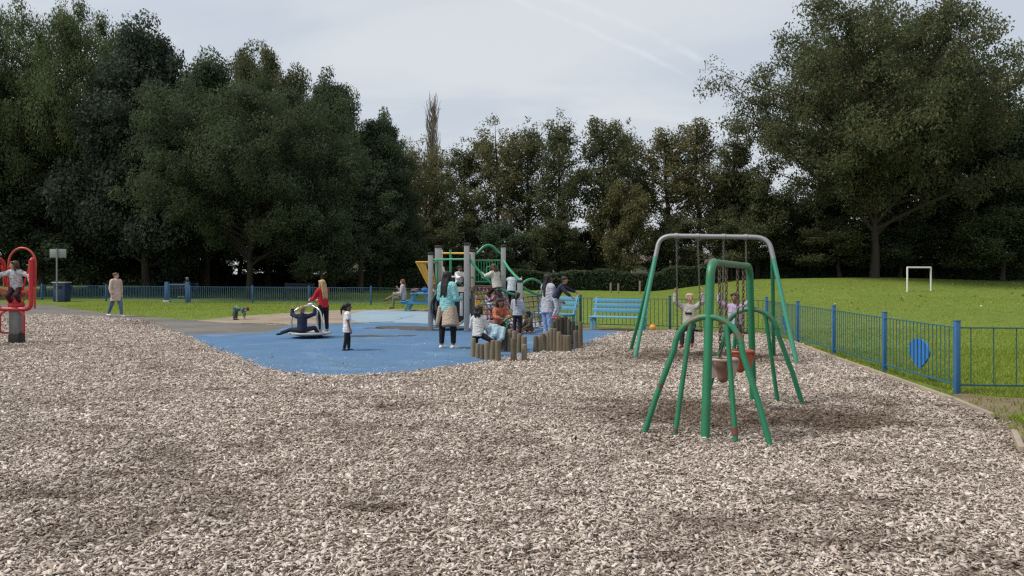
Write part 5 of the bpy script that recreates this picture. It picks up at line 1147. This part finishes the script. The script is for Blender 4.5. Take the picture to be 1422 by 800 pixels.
person('child in a pale blue top holding on behind the far post of the net ramp', (-.02, 21.55, 0), 160, 1.15,
    dict(ground=.55, legL=((.1, .5, -1), (0, -.3, -1)), legR=STAND, lean=(0, .25, 1), armL=((.2, .8, -.3), (0, .7, .5)), armR=((.2, .8, -.3), (0, .7, .5))),
    dict(skin=S_TAN, head=.17, kid=.5, hair=H_BLK, hair_style='short', top=T(C('top_ice', (.46, .53, .58)), name='top', ex=.022), bottom=T(C('trousers_plum', (.07, .03, .05)), len=.92), shoe=C('shoe_black', (.02, .02, .022))), vox=.010)
person('child with cropped dark hair in a white top crouching on the climbing frame deck', (-1.48, 21.0, 0), 35, .98,
    dict(ground=1.25, seat=.0, legL=((.3, .95, .05), (-.2, .6, -.3)), legR=((.3, .95, .05), (-.2, .6, -.3)), lean=(0, .15, 1), armL=((.15, .7, -.6), (-.1, .8, .1)), armR=((.15, .7, -.6), (-.1, .8, .1)), head_pitch=-.1),
    dict(skin=S_BRN, head=.17, kid=.5, hair=H_BLK, hair_style='short', top=T(C('top_bright_white', (.74, .74, .72), .05), name='top', ex=.02), bottom=T(C('trousers_dark', (.03, .032, .04)), len=.9), shoe=C('shoe_black', (.02, .02, .022))), vox=.009)
# group by the right-hand logs
person('girl with a long dark ponytail in a pale grey sweatshirt standing behind the logs', (*g(718.5, 466), .02), 160, 1.10,
    dict(legL=STAND, legR=((.06, .1, -1), (0, -.1, -1)), armL=((.2, .2, -1), (-.1, .7, -.5)), armR=((.2, .15, -1), (-.1, .6, -.6))),
    dict(skin=S_TAN, head=.165, kid=.5, hair=H_BLK, hair_style='ponytail', tail=1.3, top=T(C('sweat_grey', (.40, .41, .46)), name='sweatshirt', ex=.022, hem=-.1), bottom=T(C('leggings_black', (.018, .018, .022)), name='leggings'), shoe=C('shoe_black', (.02, .02, .022))), vox=.009)
person('woman in a pale grey hoodie and light jeans standing behind the right-hand logs', (*g(761, 480.5), .02), 118, 1.58,
    dict(legL=((.05, .05, -1), (0, -.05, -1)), legR=((.07, .02, -1), (0, -.04, -1)), armL=((.12, .25, -1), (-.25, .9, -.15)), armR=((.15, .15, -1), (-.2, .9, -.25)), head_pitch=-.3, head_yaw=-8),
    dict(skin=S_BRN, hair=H_BLK, hair_style='long', fat=1.18, top=T(C('hoodie_grey', (.38, .40, .47), pattern=[(.46, .47, .53)]), name='hoodie', ex=.03, hem=-.2), bottom=T(C('jeans_light', (.22, .33, .55)), name='jeans', ex=.014), shoe=C('shoe_white', (.70, .70, .68), .08)))
person('dark-haired child in a navy top bending over on the right-hand logs', (*g(771, 482), 0), 75, 1.0,
    dict(ground=.62, legL=((.12, .45, -1), (0, -.45, -1)), legR=((.12, .25, -1), (0, -.45, -1)), lean=(0, .62, 1), armL=((.1, .9, -.45), (.0, 1, -.35)), armR=((.15, .7, -.8), (0, .8, -.6)), head_pitch=-.45, head_yaw=-15),
    dict(skin=S_TAN, head=.17, kid=.5, hair=H_BLK, hair_style='short', top=T(C('top_navy', (.03, .035, .06)), name='top', ex=.018), bottom=T(C('trousers_pale', (.40, .44, .52)), len=.9), shoe=C('shoe_coral', (.45, .12, .10))), vox=.009)
person('dark-haired child in brown sitting on the ground between the two log groups', (*g(737, 463), .02), -60, 1.0,
    dict(seat=.0, legL=((.35, 1, .25), (.0, .7, -.55)), legR=((.25, 1, .0), (-.1, .9, -.1)), lean=(0, .25, 1), armL=((.2, .4, -.9), (-.1, .8, -.3)), armR=((.2, .4, -.9), (-.1, .8, -.3)), head_pitch=-.3),
    dict(skin=S_BRN, head=.185, kid=.6, hair=H_BLK, hair_style='short', top=T(C('top_brown', (.10, .05, .04), pattern=[(.06, .12, .07)]), name='top', ex=.02), bottom=T(C('trousers_olive', (.07, .08, .05)), len=.9), shoe=C('shoe_cream', (.6, .52, .4))), vox=.009)
# swings
def swinger(S, label, h, look, hx, yawo=0):
    mid = (S[0] + S[1]) / 2; yw = math.degrees(math.atan2(FW.x, -FW.y)) + yawo
    return person(label, (mid.x, mid.y, 0), yw, h, dict(seat=mid.z + .02, legL=((.10, .9, -.25), (.0, -.12, -1)), legR=((.10, .85, -.35), (.0, .1, -1)), lean=(0, -.08, 1), armL=((.62, .30, .55), (-.02, .0, 1)), armR=((.62, .30, .55), (-.02, .0, 1)), head_yaw=hx, curl=1.2), look, None, .009)
swinger(SW1, 'blond boy in a pale printed t-shirt sitting on the swing holding both chains', 1.2, dict(skin=S_FAIR, head=.17, kid=.4, hair=H_FAIR, hair_style='short', top=T(C('tee_cream', (.52, .48, .44)), name='t_shirt', ex=.018, print=1), bottom=T(C('trousers_navy', (.03, .04, .06)), len=.95, ex=.012), shoe=C('shoe_red', (.25, .05, .03))), 25)
swinger(SW2, 'girl in a lilac top sitting on the far swing behind the cradle seats', 1.25, dict(skin=S_BRN, head=.165, kid=.4, hair=H_BLK, hair_style='bun', top=T(C('top_lilac', (.42, .34, .50)), name='top', ex=.018, sleeve=1.9), bottom=T(C('trousers_black', (.015, .016, .022)), len=.9), shoe=C('shoe_pink', (.40, .13, .14))), -10)
# far bench
person('person in dark clothes and a pale hat sitting on the bench beyond the gate', (-20.55, 47.85, 0), -20, 1.7,
    dict(seat=.45, legL=((.12, 1, 0), (0, .1, -1)), legR=((.12, 1, 0), (0, .1, -1)), armL=((.15, .4, -1), (-.1, .8, -.2)), armR=((.15, .4, -1), (-.1, .8, -.2))),
    dict(skin=S_FAIR, hair=hairm('hair_white', (.62, .62, .62)), hair_style='short', fat=1.1, top=T(C('coat_slate', (.06, .07, .10)), name='coat', ex=.03), bottom=T(C('trousers_slate', (.04, .045, .06)), len=.95, ex=.012), shoe=C('shoe_white', (.70, .70, .68), .08)), vox=.014)
